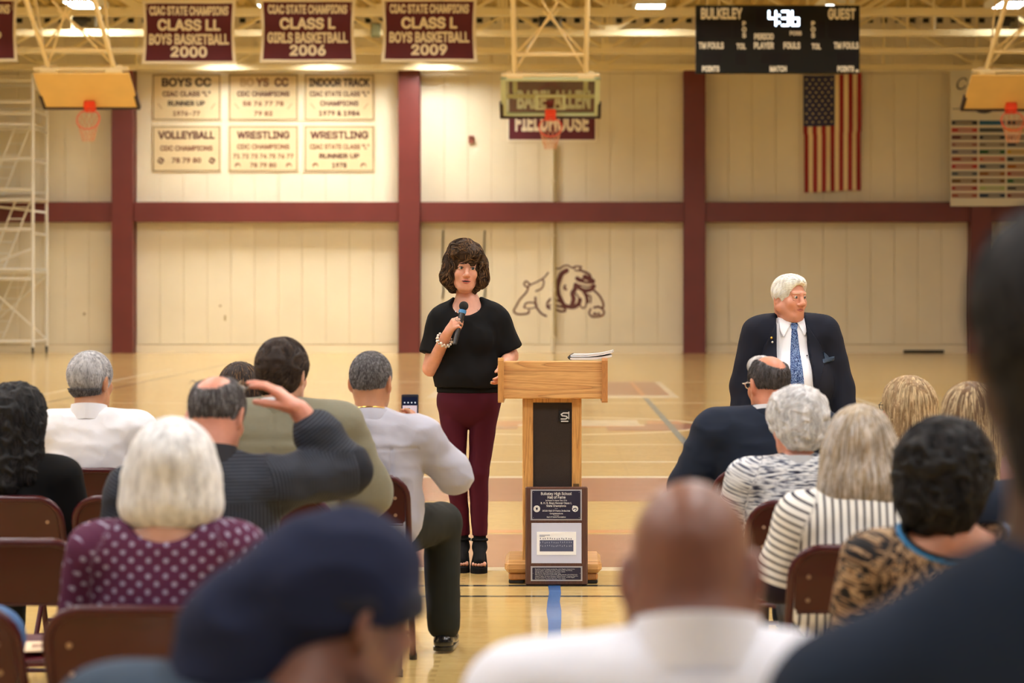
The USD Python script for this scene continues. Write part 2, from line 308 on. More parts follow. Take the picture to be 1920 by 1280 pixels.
champion_banner(266, 443, 120, cb('BOYS BASKETBALL', 'CLASS LL', '2000'), 'maroon boys basketball banner reading CLASS LL 2000', .4)
champion_banner(487, 667, 117, cb('GIRLS BASKETBALL', 'CLASS L', '2006'), 'maroon girls basketball banner reading CLASS L 2006, between the two boys banners', 2.1)
champion_banner(715, 895, 116, cb('BOYS BASKETBALL', 'CLASS L', '2009'), 'maroon boys basketball banner reading CLASS L 2009, nearest the glass backboard', 3.3)
champion_banner(-145, 33, 115, [('CIAC STATE CHAMPIONS', .16, .97, 1.62), ('CLASS L', .2, .68, 1.16), ('RUNNER UP', .19, .40, 1.3)], 'maroon championship banner cut off by the left edge of the frame', 5.0)

def wall_sign(px0, px1, py0, py1, rows, label, extra=None):
    s = S(YF); w, h = (px1 - px0) / s, (py1 - py0) / s
    t = thing('wall_sign', label, 'sign', (WX((px0 + px1) / 2, YF), YF - .002, WZ(py1, YF)), group='cream team record signs on the end wall')
    obj('board', rbx(-w / 2, w / 2, -.03, 0, 0, h, .004), m_board, t)
    e = .03
    for a in ((-w / 2 + e, w / 2 - e, e, e + .022), (-w / 2 + e, w / 2 - e, h - e - .022, h - e), (-w / 2 + e, -w / 2 + e + .022, e, h - e), (w / 2 - e - .022, w / 2 - e, e, h - e)):
        obj('border_line', bx(a[0], a[1], -.034, -.03, a[2], a[3]), m_line, t)
    for r in rows:
        tx, hh, fx, fz, ww = r[:5]; obj('lettering', text(tx, hh, fx, fz, -.03, ww, .005), r[5] if len(r) > 5 else m_sign, t)
    for m, mm, nm in (extra or []): obj(nm, m, mm, t)
sx = [(285, 415), (428, 560), (570, 703)]
def icon_stroke(x, z, flip): return prism(LineString([(x - .05 * flip, z + .06), (x, z), (x + .04 * flip, z - .06)]).buffer(.018), .004)
def moved(m, y): m.apply_translation((0, y, 0)); return m
def ball(x, z):
    b = Point(x, z).buffer(.085); return [(moved(prism(b.difference(LineString([(x - .09, z + .05), (x + .09, z - .06)]).buffer(.012)).difference(LineString([(x - .05, z - .08), (x + .03, z + .08)]).buffer(.008)), .005), -.03), m_sign, 'ball_icon')]
def headgear(x, z): return [(moved(prism(Point(x, z).buffer(.075).difference(Point(x + .01, z - .02).buffer(.045)).difference(sbox(x - .1, z - .1, x + .1, z - .035)), .005), -.03), m_signlt, 'headgear_icon')]
def feet(f): return [(moved(icon_stroke(-.68, .38, 1), -.03), m_signfade, 'foot_icon'), (moved(icon_stroke(.68, .38, -1), -.03), m_signfade, 'foot_icon')]
wall_sign(*sx[0], 138, 227, [('BOYS CC', .2, 0, .90, 1.28, m_signdk), ('CIAC CLASS "L"', .12, 0, .64, 1.24), ('RUNNER UP', .12, 0, .395, .96, m_signdk), ('1976-77', .11, 0, .14, .7, m_signlt)], 'cream wall sign reading BOYS CC runner up 1976-77', feet(0))
wall_sign(*sx[1], 138, 227, [('BO', .2, -.42, .90, .36, m_signfade), ('YS', .2, -.02, .90, .34, m_signlt), ('CC', .2, .47, .90, .36, m_sign), ('CDC CHAMPIONS', .12, 0, .64, 1.36), ('58 76 77 78', .11, 0, .395, 1.06, m_signlt), ('79 82', .11, 0, .14, .48, m_signlt)], 'cream wall sign reading BOYS CC with half faded letters, champions 58 76 77 78', feet(0))
wall_sign(*sx[2], 138, 227, [('INDOOR TRACK', .19, 0, .90, 1.56, m_signdk), ('CIAC STATE CLASS "L"', .12, 0, .64, 1.54), ('CHAMPIONS', .12, 0, .395, 1.0), ('1979 & 1984', .12, 0, .14, 1.06, m_sign)], 'cream wall sign reading INDOOR TRACK champions 1979 and 1984', feet(0))
wall_sign(*sx[0], 235, 323, [('VOLLEYBALL', .18, 0, .87, 1.46), ('CDC CHAMPIONS', .12, 0, .56, 1.36, m_signlt), ('78 79 80', .12, 0, .25, .76, m_signlt)], 'cream wall sign reading VOLLEYBALL with two round ball drawings', ball(-.66, .3) + ball(.66, .3))
wall_sign(*sx[1], 235, 323, [('WRESTLING', .18, 0, .87, 1.36), ('CDC CHAMPIONS', .12, 0, .60, 1.36, m_signlt), ('71 72 73 74 75 76 77', .11, 0, .36, 1.56, m_signlt), ('78 79 80', .11, 0, .13, .68, m_signlt)], 'cream wall sign reading WRESTLING with two rows of champion years', headgear(-.66, .17) + headgear(.66, .17))
wall_sign(*sx[2], 235, 323, [('WRESTLING', .18, 0, .87, 1.50), ('CIAC STATE CLASS "L"', .12, 0, .60, 1.54, m_signlt), ('RUNNER UP', .12, 0, .36, 1.04), ('1978', .12, 0, .12, .38)], 'cream wall sign reading WRESTLING runner up 1978', headgear(-.62, .17) + headgear(.62, .17))

t = thing('fieldhouse_banner', 'maroon wall banner reading FIELDHOUSE behind the glass backboard', 'banner', (WX(1035, YF), YF - .03, WZ(266, YF)))
obj('cloth', bx(-1.17, 1.17, 0, .01, 0, 1.62), m_cream, t); obj('panel', bx(-1.11, 1.11, -.006, 0, .06, 1.56), m_bmar, t)
obj('lettering', text("'BABE' ALLEN", .42, 0, .88, -.006, 1.98), m_cream, t); obj('lettering', text('FIELDHOUSE', .42, 0, .30, -.006, 1.9), m_cream, t)

# flag: seven stripes beside the canton, hung by its short side
fw, fh, fY = 1.50, 3.0, YF - .12
t = thing('flag', 'stars and stripes flag hanging upright on the end wall under the scoreboard', 'flag', (WX(1560, YF), fY, WZ(358, YF)))
ffn = lambda X, Z: .03 * np.sin(X * 9 + .6 * Z) * (.35 + .65 * (1 - Z / fh)) + .012 * np.sin(X * 19 + Z)
m_fred, m_fwhite, m_fblue = mat('flag_red', lin(150, 30, 34), .75), mat('flag_white', lin(232, 214, 170), .75), mat('flag_blue', lin(42, 46, 84), .75)
def fdrape(m):
    v = m.vertices; v[:, 0] *= 1 - .03 * (v[:, 2] / fh < .5); v[:, 2] += .03 * np.sin(v[:, 0] * 2.2) - .02 + .12 * ((v[:, 0] / fw) ** 2) * (v[:, 2] / fh); return m
cz = fh * .565
for i in range(13):
    a, b = -fw / 2 + fw * i / 13, -fw / 2 + fw * (i + 1) / 13
    obj('stripe', fdrape(sheet(a, b, 0, cz if i < 7 else fh, 4, 30, .004, ffn)), m_fred if i % 2 == 0 else m_fwhite, t, smooth=40)
cx1 = -fw / 2 + fw * 7 / 13
obj('canton', fdrape(sheet(-fw / 2, cx1, cz, fh, 16, 16, .004, ffn)), m_fblue, t, smooth=40)
def star(x, z, r): return Polygon([(x + (r if k % 2 == 0 else r * .42) * math.sin(k * math.pi / 5), z + (r if k % 2 == 0 else r * .42) * math.cos(k * math.pi / 5)) for k in range(10)])
for i in range(11):
    for j in range(9):
        if (i + j) % 2 == 0:
            m = prism(star(-fw / 2 + (cx1 + fw / 2) * (j + 1) / 10, cz + (fh - cz) * (i + 1) / 12, .034), .003)
            m.vertices[:, 1] += ffn(m.vertices[:, 0], m.vertices[:, 2]) - .003; obj('star', fdrape(m), m_fwhite, t)
obj('hanging_rod', rod((-fw / 2, 0, fh + .05), (fw / 2, 0, fh + .05), .012), m_truss, t)

# scoreboard
YS = 45.0; sw, sh = 307 / S(YS), 127 / S(YS)
t = thing('scoreboard', 'black hanging scoreboard with the clock at 4:36 in white lights', 'scoreboard', (WX(1458.5, YS), YS, WZ(137, YS)))
m_sb, m_sbp, m_sbl = mat('scoreboard_black', lin(26, 26, 25), .7, spec=.2), mat('scoreboard_panel', lin(20, 15, 16), .6, spec=.2), mat('scoreboard_letters', lin(240, 234, 214), .6)
obj('cabinet', rbx(-sw / 2, sw / 2, 0, .2, 0, sh, .01), m_sb, t)
def sb(px, py): return ((px / 6 + 1300 - 1458.5) / S(YS), (137 - py / 6) / S(YS))
for (a, b, c, d) in ((60, 235, 430, 430), (700, 105, 1210, 315), (1510, 235, 1860, 440), (95, 590, 310, 710), (470, 590, 600, 735), (760, 590, 1080, 720), (1610, 590, 1830, 710), (1390, 235, 1480, 435), (440, 240, 540, 430)):
    p, q = sb(a, d), sb(c, b); obj('digit_window', bx(p[0], q[0], -.006, 0, p[1], q[1]), m_sbp, t)
for tx, a, b, z, hh in (('BULKELEY', 85, 550, 208, 112), ('GUEST', 1515, 1825, 210, 108), ('PERIOD', 685, 905, 442, 62), ('PLAYER', 682, 905, 545, 66), ('FOULS', 1015, 1203, 545, 66), ('TM FOULS', 58, 343, 545, 66), ('TOL', 485, 592, 550, 58), ('TOL', 1330, 1435, 550, 58), ('TM FOULS', 1580, 1862, 545, 66), ('POINTS', 98, 293, 803, 58), ('MATCH', 860, 1050, 803, 58), ('POINTS', 1620, 1808, 803, 58), ('POSS', 1085, 1218, 395, 42)):
    p, q = sb(a, z), sb(b, z); obj('lettering', text(tx, hh / 6 / S(YS), (p[0] + q[0]) / 2, p[1], 0, q[0] - p[0]), m_sbl, t)
for col in (572, 1348):
    for k, ch in enumerate('POS'): p = sb(col, 290 + k * 66); obj('lettering', text(ch, .085, p[0], p[1], 0), m_sbl, t)
m_led = nodemat('clock_lights', {'e': ('emission', {'color': (.72, .86, 1.), 'strength': 6.})}, [], 'e.emission')
SEG = {'a': ((0, 2), (1, 2)), 'b': ((1, 2), (1, 1)), 'c': ((1, 1), (1, 0)), 'd': ((0, 0), (1, 0)), 'e': ((0, 1), (0, 0)), 'f': ((0, 2), (0, 1)), 'g': ((0, 1), (1, 1))}
for segs, ox, ww in (('fgbc', 850, 78), ('abgcd', 1000, 70), ('fgcde', 1112, 72)):
    for sg in segs:
        (x0, z0), (x1, z1) = SEG[sg]; p, q = sb(ox + x0 * ww, 285 - z0 * 78), sb(ox + x1 * ww, 285 - z1 * 78)
        obj('clock_segment', moved(prism(LineString([p, q]).buffer(.018), .008), -.006), m_led, t)
for zz in (175, 255): p = sb(965, zz); obj('clock_segment', moved(prism(Point(p).buffer(.024), .008), -.006), m_led, t)
for q in (-sw / 2 + .25, sw / 2 - .25): obj('hanging_cable', rod((q, .1, sh), (q, .1, 7.2 - WZ(137, YS)), .012, 6), m_dark, t)
obj('indicator', moved(prism(Point(sb(1842, 797)).buffer(.03), .01), 0), m_sbl, t)

# sponsor banner at the right
t = thing('sponsor_banner', 'white vinyl sponsor banner with rows of coloured name plates', 'banner', (WX(1775, YF), YF - .56, WZ(388, YF)))
s_ = S(YF); m_vinyl = mat('vinyl_white', lin(232, 226, 206), .45)
bw, bh = 232 / s_, 253 / s_
obj('vinyl', bx(0, bw, 0, .015, 0, bh), m_vinyl, t)
for a, b in ((0, .8), (1.5, bw)): obj('rule_line', bx(a + .05, b - .05, -.004, 0, (388 - 208) / s_, (388 - 206.6) / s_), m_dark, t)
pal = [(28, 28, 34), (22, 92, 128), (28, 28, 34), (60, 60, 60), (178, 52, 40), (70, 74, 72), (214, 160, 52), (120, 40, 40), (92, 48, 46), (30, 36, 48), (34, 34, 40), (50, 60, 80), (150, 104, 88), (128, 116, 96), (60, 60, 80), (160, 60, 50), (100, 96, 108), (34, 84, 44), (200, 160, 40), (60, 80, 60), (140, 60, 44), (190, 106, 80), (50, 56, 60), (80, 60, 60), (176, 48, 44), (66, 76, 88), (160, 96, 34), (90, 90, 90), (84, 90, 94), (140, 92, 48), (150, 44, 38), (60, 90, 70), (110, 80, 40), (110, 76, 44), (36, 90, 48), (120, 60, 60), (148, 44, 40), (172, 186, 120), (72, 72, 70), (50, 50, 90), (150, 84, 64), (38, 50, 74), (120, 50, 46), (80, 80, 40)]
m_lt = mat('plate_print', lin(186, 176, 156), .6)
for r in range(11):
    for c in range(4):
        x0 = (2 + c * 51.5) / s_; x1 = x0 + 48 / s_; z1 = (388 - 229 - r * 13.5) / s_; z0 = z1 - 8.4 / s_
        k = r * 4 + c; p = obj('name_plate', bx(x0, x1, -.008, 0, z0, z1), mat(f'plate_{k:02d}', lin(*pal[k]), .5), t)
        if k % 4 != 1 or k > 8: obj('print_line', bx(x0 + (x1 - x0) * (.15 + .1 * (k % 3)), x1 - (x1 - x0) * .2, -.011, -.008, z0 + .035, z1 - .04), m_lt, p)
m = meshkit.text_mesh('Contis', .30, .006); m.apply_transform([[1, .25, 0, .10], [0, 0, -1, 0], [.06, 1, 0, (388 - 172) / s_], [0, 0, 0, 1]]); obj('lettering', m, m_dark, t)
obj('emblem', prism(Polygon([(.60, 2.45), (.72, 2.5), (.86, 2.85), (.95, 3.2), (.82, 3.2), (.70, 2.98), (.62, 2.7)]).buffer(.03), .006), mat('emblem_maroon', lin(112, 40, 44), .6), t)
obj('badge', prism(Polygon([(.86 + .26 * math.cos(a), 2.50 + .13 * math.sin(a)) for a in np.linspace(math.pi, 2 * math.pi, 16)]), .008), m_dark, t)

# rolling scaffold tower
t = thing('scaffold_tower', 'silver aluminium rolling scaffold tower with a ladder inside at the left of the wall', 'scaffold', (-14.35, 58.0, 0))
X0, X1, Y0, Y1 = -1.3, 1.37, -.78, .78
def zpx(py, y): return WZ(py, y)
def up(nm, a, b, r=.03, m=m_alu): return obj(nm, rod(a, b, r * 1.35, 8), m, t)
for x, y in ((X0, Y0), (X1, Y0), (X0, Y1), (X1, Y1)):
    up('post', (x, y, .18), (x, y, 7.0), .032)
    c = obj('caster', [moved(m, 0) for m in [tube(arc((x, y, .075), .055, 0, 2 * math.pi, 17, 'yz')[:-1], .02, 8, True)]], m_black, t); obj('caster_fork', bx(x - .03, x + .03, y - .03, y + .03, .1, .2), m_dark, c)
for py in (150, 190, 212, 297, 355, 430, 505, 523, 640):
    up('rail', (X0, Y0, zpx(py, 57.2)), (X1, Y0, zpx(py, 57.2)), .026 if py in (297, 523) else .03)
for py in (160, 205, 240, 300, 362, 505, 640): up('rail', (X0, Y1, zpx(py, 58.8)), (X1, Y1, zpx(py, 58.8)), .022)
for py in (164, 207, 240, 300, 372, 437, 509, 640):
    for x in (X0, X1): up('rung', (x, Y0, zpx(py, 57.2)), (x, Y1, zpx(py, 57.2)), .022)
for py in (232, 374, 509): obj('platform', rbx(X0 + .05, X1 - .03, Y0 + .05, Y1 - .05, zpx(py, 57.2) - .03, zpx(py, 57.2) + .03), m_alu, t)
up('brace', (X0 + 1.2, Y0, 2.0), (X1, Y1, .35), .025); up('brace', (X1, Y0, 2.65), (X1 - 1.2, Y0, 2.2), .022); up('brace', (X1, Y1, 2.0), (X1 - 1.2, Y1, .9), .02); up('brace', (X0, Y0, 3.9), (X1, Y1, 3.6), .02)
for za, zb in ((.4, 2.1), (2.1, 3.85), (4.0, 5.75)):
    xa, xb = .05, .75; lad = obj('ladder', [rod((xa + dx, 0, za), (xb + dx, 0, zb), .024, 6) for dx in (0, .38)], m_alu, t)
    for k in range(6): f = (k + .5) / 6; obj('ladder_rung', rod((xa + (xb - xa) * f, 0, za + (zb - za) * f), (xa + .38 + (xb - xa) * f, 0, za + (zb - za) * f), .016, 6), m_alu, lad)

# wall conduit, alarm box, floor vent, painted emblem
t = thing('conduit_pipe', 'cream conduit pipe running up the end wall beside the bulldog emblem', 'pipe', (WX(1036, YF), YF - .07, 0))
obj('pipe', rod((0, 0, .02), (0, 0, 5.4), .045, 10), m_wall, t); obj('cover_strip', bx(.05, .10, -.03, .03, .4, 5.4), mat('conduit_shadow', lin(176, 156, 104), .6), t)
for z in (.4, 1.6, 3.0, 4.4): obj('clamp', rbx(-.07, .07, -.055, .055, z, z + .05), m_wall, t)
t = thing('alarm_box', 'small brown alarm box on the upper end wall', 'alarm', (WX(884, YF), YF - .02, WZ(269, YF)))
obj('box', rbx(-.07, .07, -.06, .02, 0, .2, .01), mat('alarm_brown', lin(140, 74, 54), .5), t); obj('sounder', rbx(-.045, .045, -.075, -.06, .1, .17), mat('alarm_dark', lin(92, 46, 38), .5), t)
for px, lb in ((909, 'thin dark cable hanging on the wall directly above the speaking woman'), (831, 'thin dark cable hanging on the wall left of the speaking woman')):
    t = thing('wall_cable', lb, 'cable', (WX(px, YF), YF - .03, 0)); obj('cable', tube([(0, 0, WZ(432, YF)), (-.02, 0, WZ(480, YF)), (.01, 0, WZ(545, YF)), (-.02, 0, WZ(560, YF))], .022, 6), mat('cable_dark', lin(90, 84, 60), .6), t)
t = thing('floor_vent', 'dark grille at the foot of the wall right of the man in the suit', 'vent', (WX(1733, YF), YF - .06, 0))
obj('frame', bx(-.55, .5, -.02, .02, .0, .07), m_dark, t); obj('grille', [bx(-.52 + k * .1, -.46 + k * .1, -.03, -.02, .01, .06) for k in range(10)], m_deckhole, t, kind='stuff')

m_emb = mat('emblem_paint', lin(92, 44, 40), .6)
t = thing('bulldog_emblem', 'maroon outline of a walking bulldog painted on the end wall', 'painted emblem', (0, YF - .002, 0))
def E(pts): return [((x / 7.527 + 940 - VX) / S(YF), WZ(y / 7.527 + 470, YF)) for x, y in pts]
def smooth_line(pts, w, n=8):
    p = np.array(E(pts)); q = []
    P = np.vstack([2 * p[0] - p[1], p, 2 * p[-1] - p[-2]])
    for i in range(1, len(P) - 2):
        for u in np.linspace(0, 1, n, endpoint=False):
            q.append(.5 * (2 * P[i] + (P[i + 1] - P[i - 1]) * u + (2 * P[i - 1] - 5 * P[i] + 4 * P[i + 1] - P[i + 2]) * u * u + (-P[i - 1] + 3 * P[i] - 3 * P[i + 1] + P[i + 2]) * u ** 3))
    return LineString(q + [P[-2]]).buffer(w)
strokes = [([(660, 310), (600, 380), (500, 440), (410, 480)], .02), ([(410, 480), (360, 510), (320, 470), (350, 430), (400, 470)], .022), ([(380, 520), (350, 590), (260, 690), (210, 780), (175, 850), (220, 890), (300, 895), (380, 880), (390, 840)], .024),
           ([(320, 800), (350, 740), (440, 730), (500, 760)], .022), ([(320, 800), (400, 815), (480, 800)], .016), ([(570, 400), (600, 440), (570, 530), (490, 570)], .022), ([(480, 660), (490, 780), (560, 880), (630, 920)], .028),
           ([(740, 245), (820, 250), (870, 220), (930, 205), (1000, 240), (1050, 220), (1130, 225)], .022), ([(1030, 250), (1050, 220), (1120, 235), (1100, 280), (1040, 275)], .02), ([(1100, 270), (1180, 300), (1240, 330), (1260, 370)], .03),
           ([(920, 280), (850, 330), (810, 430), (790, 520), (800, 600)], .065), ([(800, 600), (840, 690), (890, 770), (960, 790), (1030, 790), (1090, 750), (1110, 690)], .055), ([(1000, 760), (1020, 680), (1005, 600), (1040, 540), (1050, 480)], .06),
           ([(1050, 480), (1110, 530), (1180, 560), (1260, 550), (1310, 500)], .05), ([(1050, 470), (1130, 490), (1220, 510), (1300, 480)], .018), ([(1070, 390), (1100, 410), (1140, 420)], .055), ([(1180, 370), (1230, 390), (1290, 430)], .065), ([(1160, 440), (1220, 450), (1290, 450)], .03),
           ([(900, 490), (890, 530), (915, 545)], .03), ([(1160, 570), (1200, 640), (1215, 720)], .045), ([(1050, 600), (1090, 660), (1110, 760), (1150, 810), (1190, 780), (1200, 720)], .02), ([(1215, 620), (1260, 650), (1260, 730)], .02), ([(1310, 560), (1380, 630), (1430, 720), (1440, 780), (1420, 810), (1370, 790), (1310, 800)], .028), ([(1260, 820), (1240, 880), (1280, 930), (1360, 930), (1430, 910), (1450, 860), (1420, 815)], .024), ([(1300, 900), (1320, 880), (1340, 900)], .025), ([(1360, 895), (1375, 880), (1390, 900)], .02),
           ([(650, 730), (690, 690), (760, 690), (830, 720)], .03), ([(650, 790), (720, 760), (800, 780), (880, 800), (900, 850), (820, 850), (740, 810)], .028), ([(690, 680), (730, 660), (760, 680)], .03), ([(645, 750), (650, 800), (700, 820)], .026), ([(745, 870), (745, 920)], .045), ([(740, 455), (780, 440), (800, 400)], .02)]
emb = moved(prism(unary_union([smooth_line(p, w) for p, w in strokes]), .003), -.0); obj('outline', emb, m_emb, t)
for k, (x, y, r, c) in enumerate(((1220, 985, .07, (96, 84, 50)), (1130, 1045, .04, (150, 132, 86)))):
    m = prism(Polygon([(E([(x, y)])[0][0] + r * math.cos(a) * (1 + .35 * math.sin(3 * a + k)), E([(x, y)])[0][1] + r * math.sin(a) * (1 + .3 * math.cos(2 * a))) for a in np.linspace(0, 2 * math.pi, 20)[:-1]]), .003); obj('scuff_mark', m, mat(f'scuff_{k}', lin(*c), .8), wb)
for k, (px, py, w, h) in enumerate(((422, 601, .05, .14), (413, 575, .06, .05), (158, 591, .06, .07))):
    obj('scuff_mark', bx(WX(px, YF) - w / 2, WX(px, YF) + w / 2, YF - .003, YF, WZ(py, YF), WZ(py, YF) + h), mat('scuff_2', lin(170, 146, 96), .8), wb)

# ------------------------------------------------------------------ basketball goals folded up under the roof
m_wood = mat('backboard_wood', lin(236, 198, 122), .5, var=.04, vscale=2.)
m_pad = mat('backboard_pad', lin(46, 26, 22), .6)
m_net = mat('net_cord', lin(214, 150, 104), .7)
m_glass = nodemat('backboard_glass', {'t': ('transparent_bsdf', {'color': (.80, .84, .76)}), 'g': ('glossy_bsdf', {'roughness': .08}), 'm': ('mix_closure', {'fac': .06})}, [('t.BSDF', 'm.closure1'), ('g.BSDF', 'm.closure2')], 'm.closure')
m_gframe = mat('glass_frame', lin(196, 206, 168), .4)
m_mast = mat('mast_paint', lin(238, 218, 170), .4)
def goal(cx, ytop, ztop, th, glass, label, wid, hgt=1.2):
    t = thing('basketball_goal', label, 'basketball goal', (cx, ytop, ztop), group='basketball goals folded up under the roof', rx=th)
    w = wid / 2
    if glass:
        obj('glass_pane', bx(-w + .05, w - .05, -.014, 0, -hgt + .05, -.05), m_glass, t)
        fr = [rbx(-w, w, -.04, .03, -.06, 0), rbx(-w, w, -.04, .03, -hgt, -hgt + .06), rbx(-w, -w + .10, -.04, .03, -hgt, 0), rbx(w - .10, w, -.04, .03, -hgt, 0)]
        for m in fr: obj('frame_bar', m, m_gframe, t)
        for a in ((-.3, .3, -hgt + .62, -hgt + .67), (-.3, .3, -hgt + .20, -hgt + .25), (-.3, -.25, -hgt + .25, -hgt + .62), (.25, .3, -hgt + .25, -hgt + .62)): obj('target_line', bx(a[0], a[1], -.018, -.0145, a[2], a[3]), m_gframe, t)
        obj('support_bar', rod((-w + .1, .06, -hgt * .55), (w - .1, .06, -hgt * .55), .04), m_mast, t)
    else:
        obj('board', rbx(-w, w, -.04, 0, -hgt, 0, .01), m_wood, t)
    obj('bottom_pad', rbx(-w - .03, w + .03, -.07, .05, -hgt - .05, -hgt + .02, .02), m_pad, t)
    for s in (-1, 1): obj('side_pad', rbx(s * w - .035, s * w + .035, -.07, .05, -hgt - .05, -hgt + .42, .02), m_pad, t)
    obj('rim_plate', rbx(-.11, .11, -.2, -.03, -hgt + .05, -hgt + .26, .02), m_orange, t)
    rz = -hgt + .17; ry = -.2 - .2286
    rim = obj('rim', tube(arc((0, ry, rz), .2286, 0, 2 * math.pi, 33, 'xy')[:-1], .011, 8, True), m_orange, t)
    # the net hangs straight down whatever the tilt of the board
    dn = np.array([0, -math.sin(th), -math.cos(th)]); ex = np.array([1., 0, 0]); ey = np.array([0., 1, 0]); up_ = -dn
    hx, hy = ex, np.cross(up_, ex)
    c0 = np.array([0, ry, rz]); cords = []
    def P(a, k):
        f = k / 6; r = .2286 * (1 - .48 * f ** .7); top = c0 + .2286 * (math.cos(a) * ex + math.sin(a) * ey)
        low = c0 + dn * .44 + .11 * (math.cos(a) * hx + math.sin(a) * hy); return top * (1 - f) + low * f
    for i in range(12):
        a = i * math.pi / 6
        cords += [tube([P(a + (k % 2) * math.pi / 12, k) for k in range(7)], .005, 4), tube([P(a - (k % 2) * math.pi / 12, k) for k in range(7)], .005, 4)]
    obj('net', cords, m_net, rim, kind='stuff')
    o = .70 if glass else .64
    L = 3.4
    for s in (-1, 1):
        obj('mast', rod((s * o, .10, -.55), (s * o, .10, L), .05, 10), m_mast, t)
        obj('mast_bracket', rbx(s * o - .16, s * o + .16, -.02, .14, -.06, .04), m_mast, t)
    obj('top_bar', rod((-w + .02, .05, .03), (w - .02, .05, .03), .04), m_mast, t)
    obj('cross_bar', rod((-o, .10, .62), (o, .10, .62), .045), m_mast, t)
    obj('cross_bar', rod((-o - .3, .10, 2.65), (o + .3, .10, 2.65), .05), m_mast, t); obj('cross_bar', rod((-o - .9, .10, L), (o + .9, .10, L), .06), m_mast, t)
    for s in (-1, 1):
        obj('cross_brace', rod((s * o, .10, .08), (-s * .15, .10, 2.2), .022, 6), m_mast, t)
        obj('cross_brace', rod((s * o * .95, .12, .62), (-s * o * .2, .12, 1.9), .02, 6), m_mast, t)
    a = np.array([0, math.sin(th), math.cos(th)])                     # world up in the tilted frame
    for s in (-1, 1): obj('stay', rod((s * o, .1, .35), np.array([s * o * 1.05, .1, 1.6]) + a * .9 , .02, 6), m_mast, t)
    return t
goal(WX(1032, 45), 45.0, WZ(146, 45), math.radians(57), True, 'glass basketball goal in the centre of the hall, folded up', 187 / S(45))
goal(WX(152, 45), 45.0, WZ(135, 45), math.radians(61), False, 'wooden basketball goal at the left above the scaffold tower', 181 / S(45))
goal(WX(1912, 45), 45.0, WZ(138, 45), math.radians(61), False, 'wooden basketball goal at the right in front of the sponsor banner', 181 / S(45))
for px, lb in ((1030, 'dark winch motor above the glass basketball goal'), (157, 'dark winch motor above the left wooden basketball goal'), (1885, 'dark winch motor above the right wooden basketball goal')):
    y = 48.0; t = thing('winch_motor', lb, 'winch', (WX(px, y), y, WZ(52, y)))
    obj('drum', rod((-.22, 0, .15), (.18, 0, .15), .13, 14), m_dark, t); obj('gearbox', rbx(.08, .26, -.12, .12, .0, .34, .02), mat('gearbox_grey', lin(120, 116, 96), .5), t); obj('hanger_plate', bx(-.2, .2, -.04, .04, .28, 7.25 - WZ(52, y)), m_dark, t)
for x, lb in ((WX(882, 47.5), 'small green box on the roof steel between the banners'),):
    t = thing('junction_box', 'small green junction box on the roof steel beside the third banner', 'junction box', (WX(702, 50), 50.4, WZ(66, 50))); obj('box', rbx(-.1, .1, -.1, .1, 0, .3, .01), mat('box_green', lin(96, 96, 56), .6), t); obj('cover', rbx(-.08, .08, -.12, -.1, .04, .26), mat('box_green2', lin(110, 108, 66), .6), t)
# ------------------------------------------------------------------ lectern with its plaque
def wood(name, c0, c1, axis, k=1.0):
    """Oak: rings stretched along the grain."""
    sc = {'x': (.5, 9., 9.), 'z': (9., 9., .5)}[axis]
    return nodemat(name, {'tc': ('texture_coordinate', {}), 'mp': ('mapping', {'scale': tuple(k * s for s in sc), 'location': (.3, .2, .1)}), 'n': ('noise_texture', {'scale': 1.1, 'detail': 1.5, 'distortion': .6}),
        'mu': ('math', {'math_type': 'multiply', 'value2': 9.}), 'fr': ('math', {'math_type': 'fraction'}), 'r': ('rgb_ramp', {'ramp': [(0., c0), (.55, c1), (.8, c1), (1., tuple(.72 * a for a in c0))]}),
        'm2': ('mapping', {'scale': tuple(14 * k * s for s in sc)}), 'n2': ('noise_texture', {'scale': 2., 'detail': 3.}), 'r2': ('rgb_ramp', {'ramp': [(.35, (.86, .82, .78)), (.6, (1, 1, 1))]}), 'mx': ('mix', {'mix_type': 'multiply', 'fac': 1.}), 'p': ('principled_bsdf', {'roughness': .32, 'coat_weight': .25, 'coat_roughness': .15})},
        [('tc.object', 'mp.vector'), ('mp.vector', 'n.vector'), ('n.fac', 'mu.value1'), ('mu.value', 'fr.value1'), ('fr.value', 'r.fac'), ('tc.object', 'm2.vector'), ('m2.vector', 'n2.vector'), ('n2.fac', 'r2.fac'), ('r.color', 'mx.color1'), ('r2.color', 'mx.color2'), ('mx.color', 'p.base_color')])
m_oakx, m_oakz = wood('oak_across', lin(206, 150, 92), lin(224, 174, 112), 'x'), wood('oak_upright', lin(202, 146, 84), lin(216, 164, 98), 'z', 1.4)
m_oakd = mat('oak_edge', lin(186, 128, 74), .35, var=.12, vscale=30., stretch=(6, 6, 1))
m_grille = mat('speaker_cloth', lin(52, 42, 38), .9, var=.35, vscale=600., bump=.4, bscale=900.)
m_walnut = mat('walnut', lin(88, 58, 48), .3, var=.2, vscale=14., stretch=(12, 12, 1), coat=.3)
m_silver = mat('silver_plate', lin(200, 202, 212), .28, metal=.6)
m_plate = mat('engraved_plate', lin(38, 36, 58), .3, coat=.3)
m_matte = mat('photo_mount', lin(196, 200, 220), .5)
m_paper = mat('paper_white', lin(240, 240, 240), .6)
YL = 11.97
LX = WX(1036.5, YL)
t = thing('lectern', 'oak lectern with black speaker cloth front standing on the blue tape line', 'lectern', (LX, YL, 0))
def lz(py): return WZ(py, YL)
hw = 203 / S(YL) / 2
obj('front_panel', rbx(-hw + .02, hw - .02, -.14, -.115, lz(745), lz(675), .006), m_oakx, t)
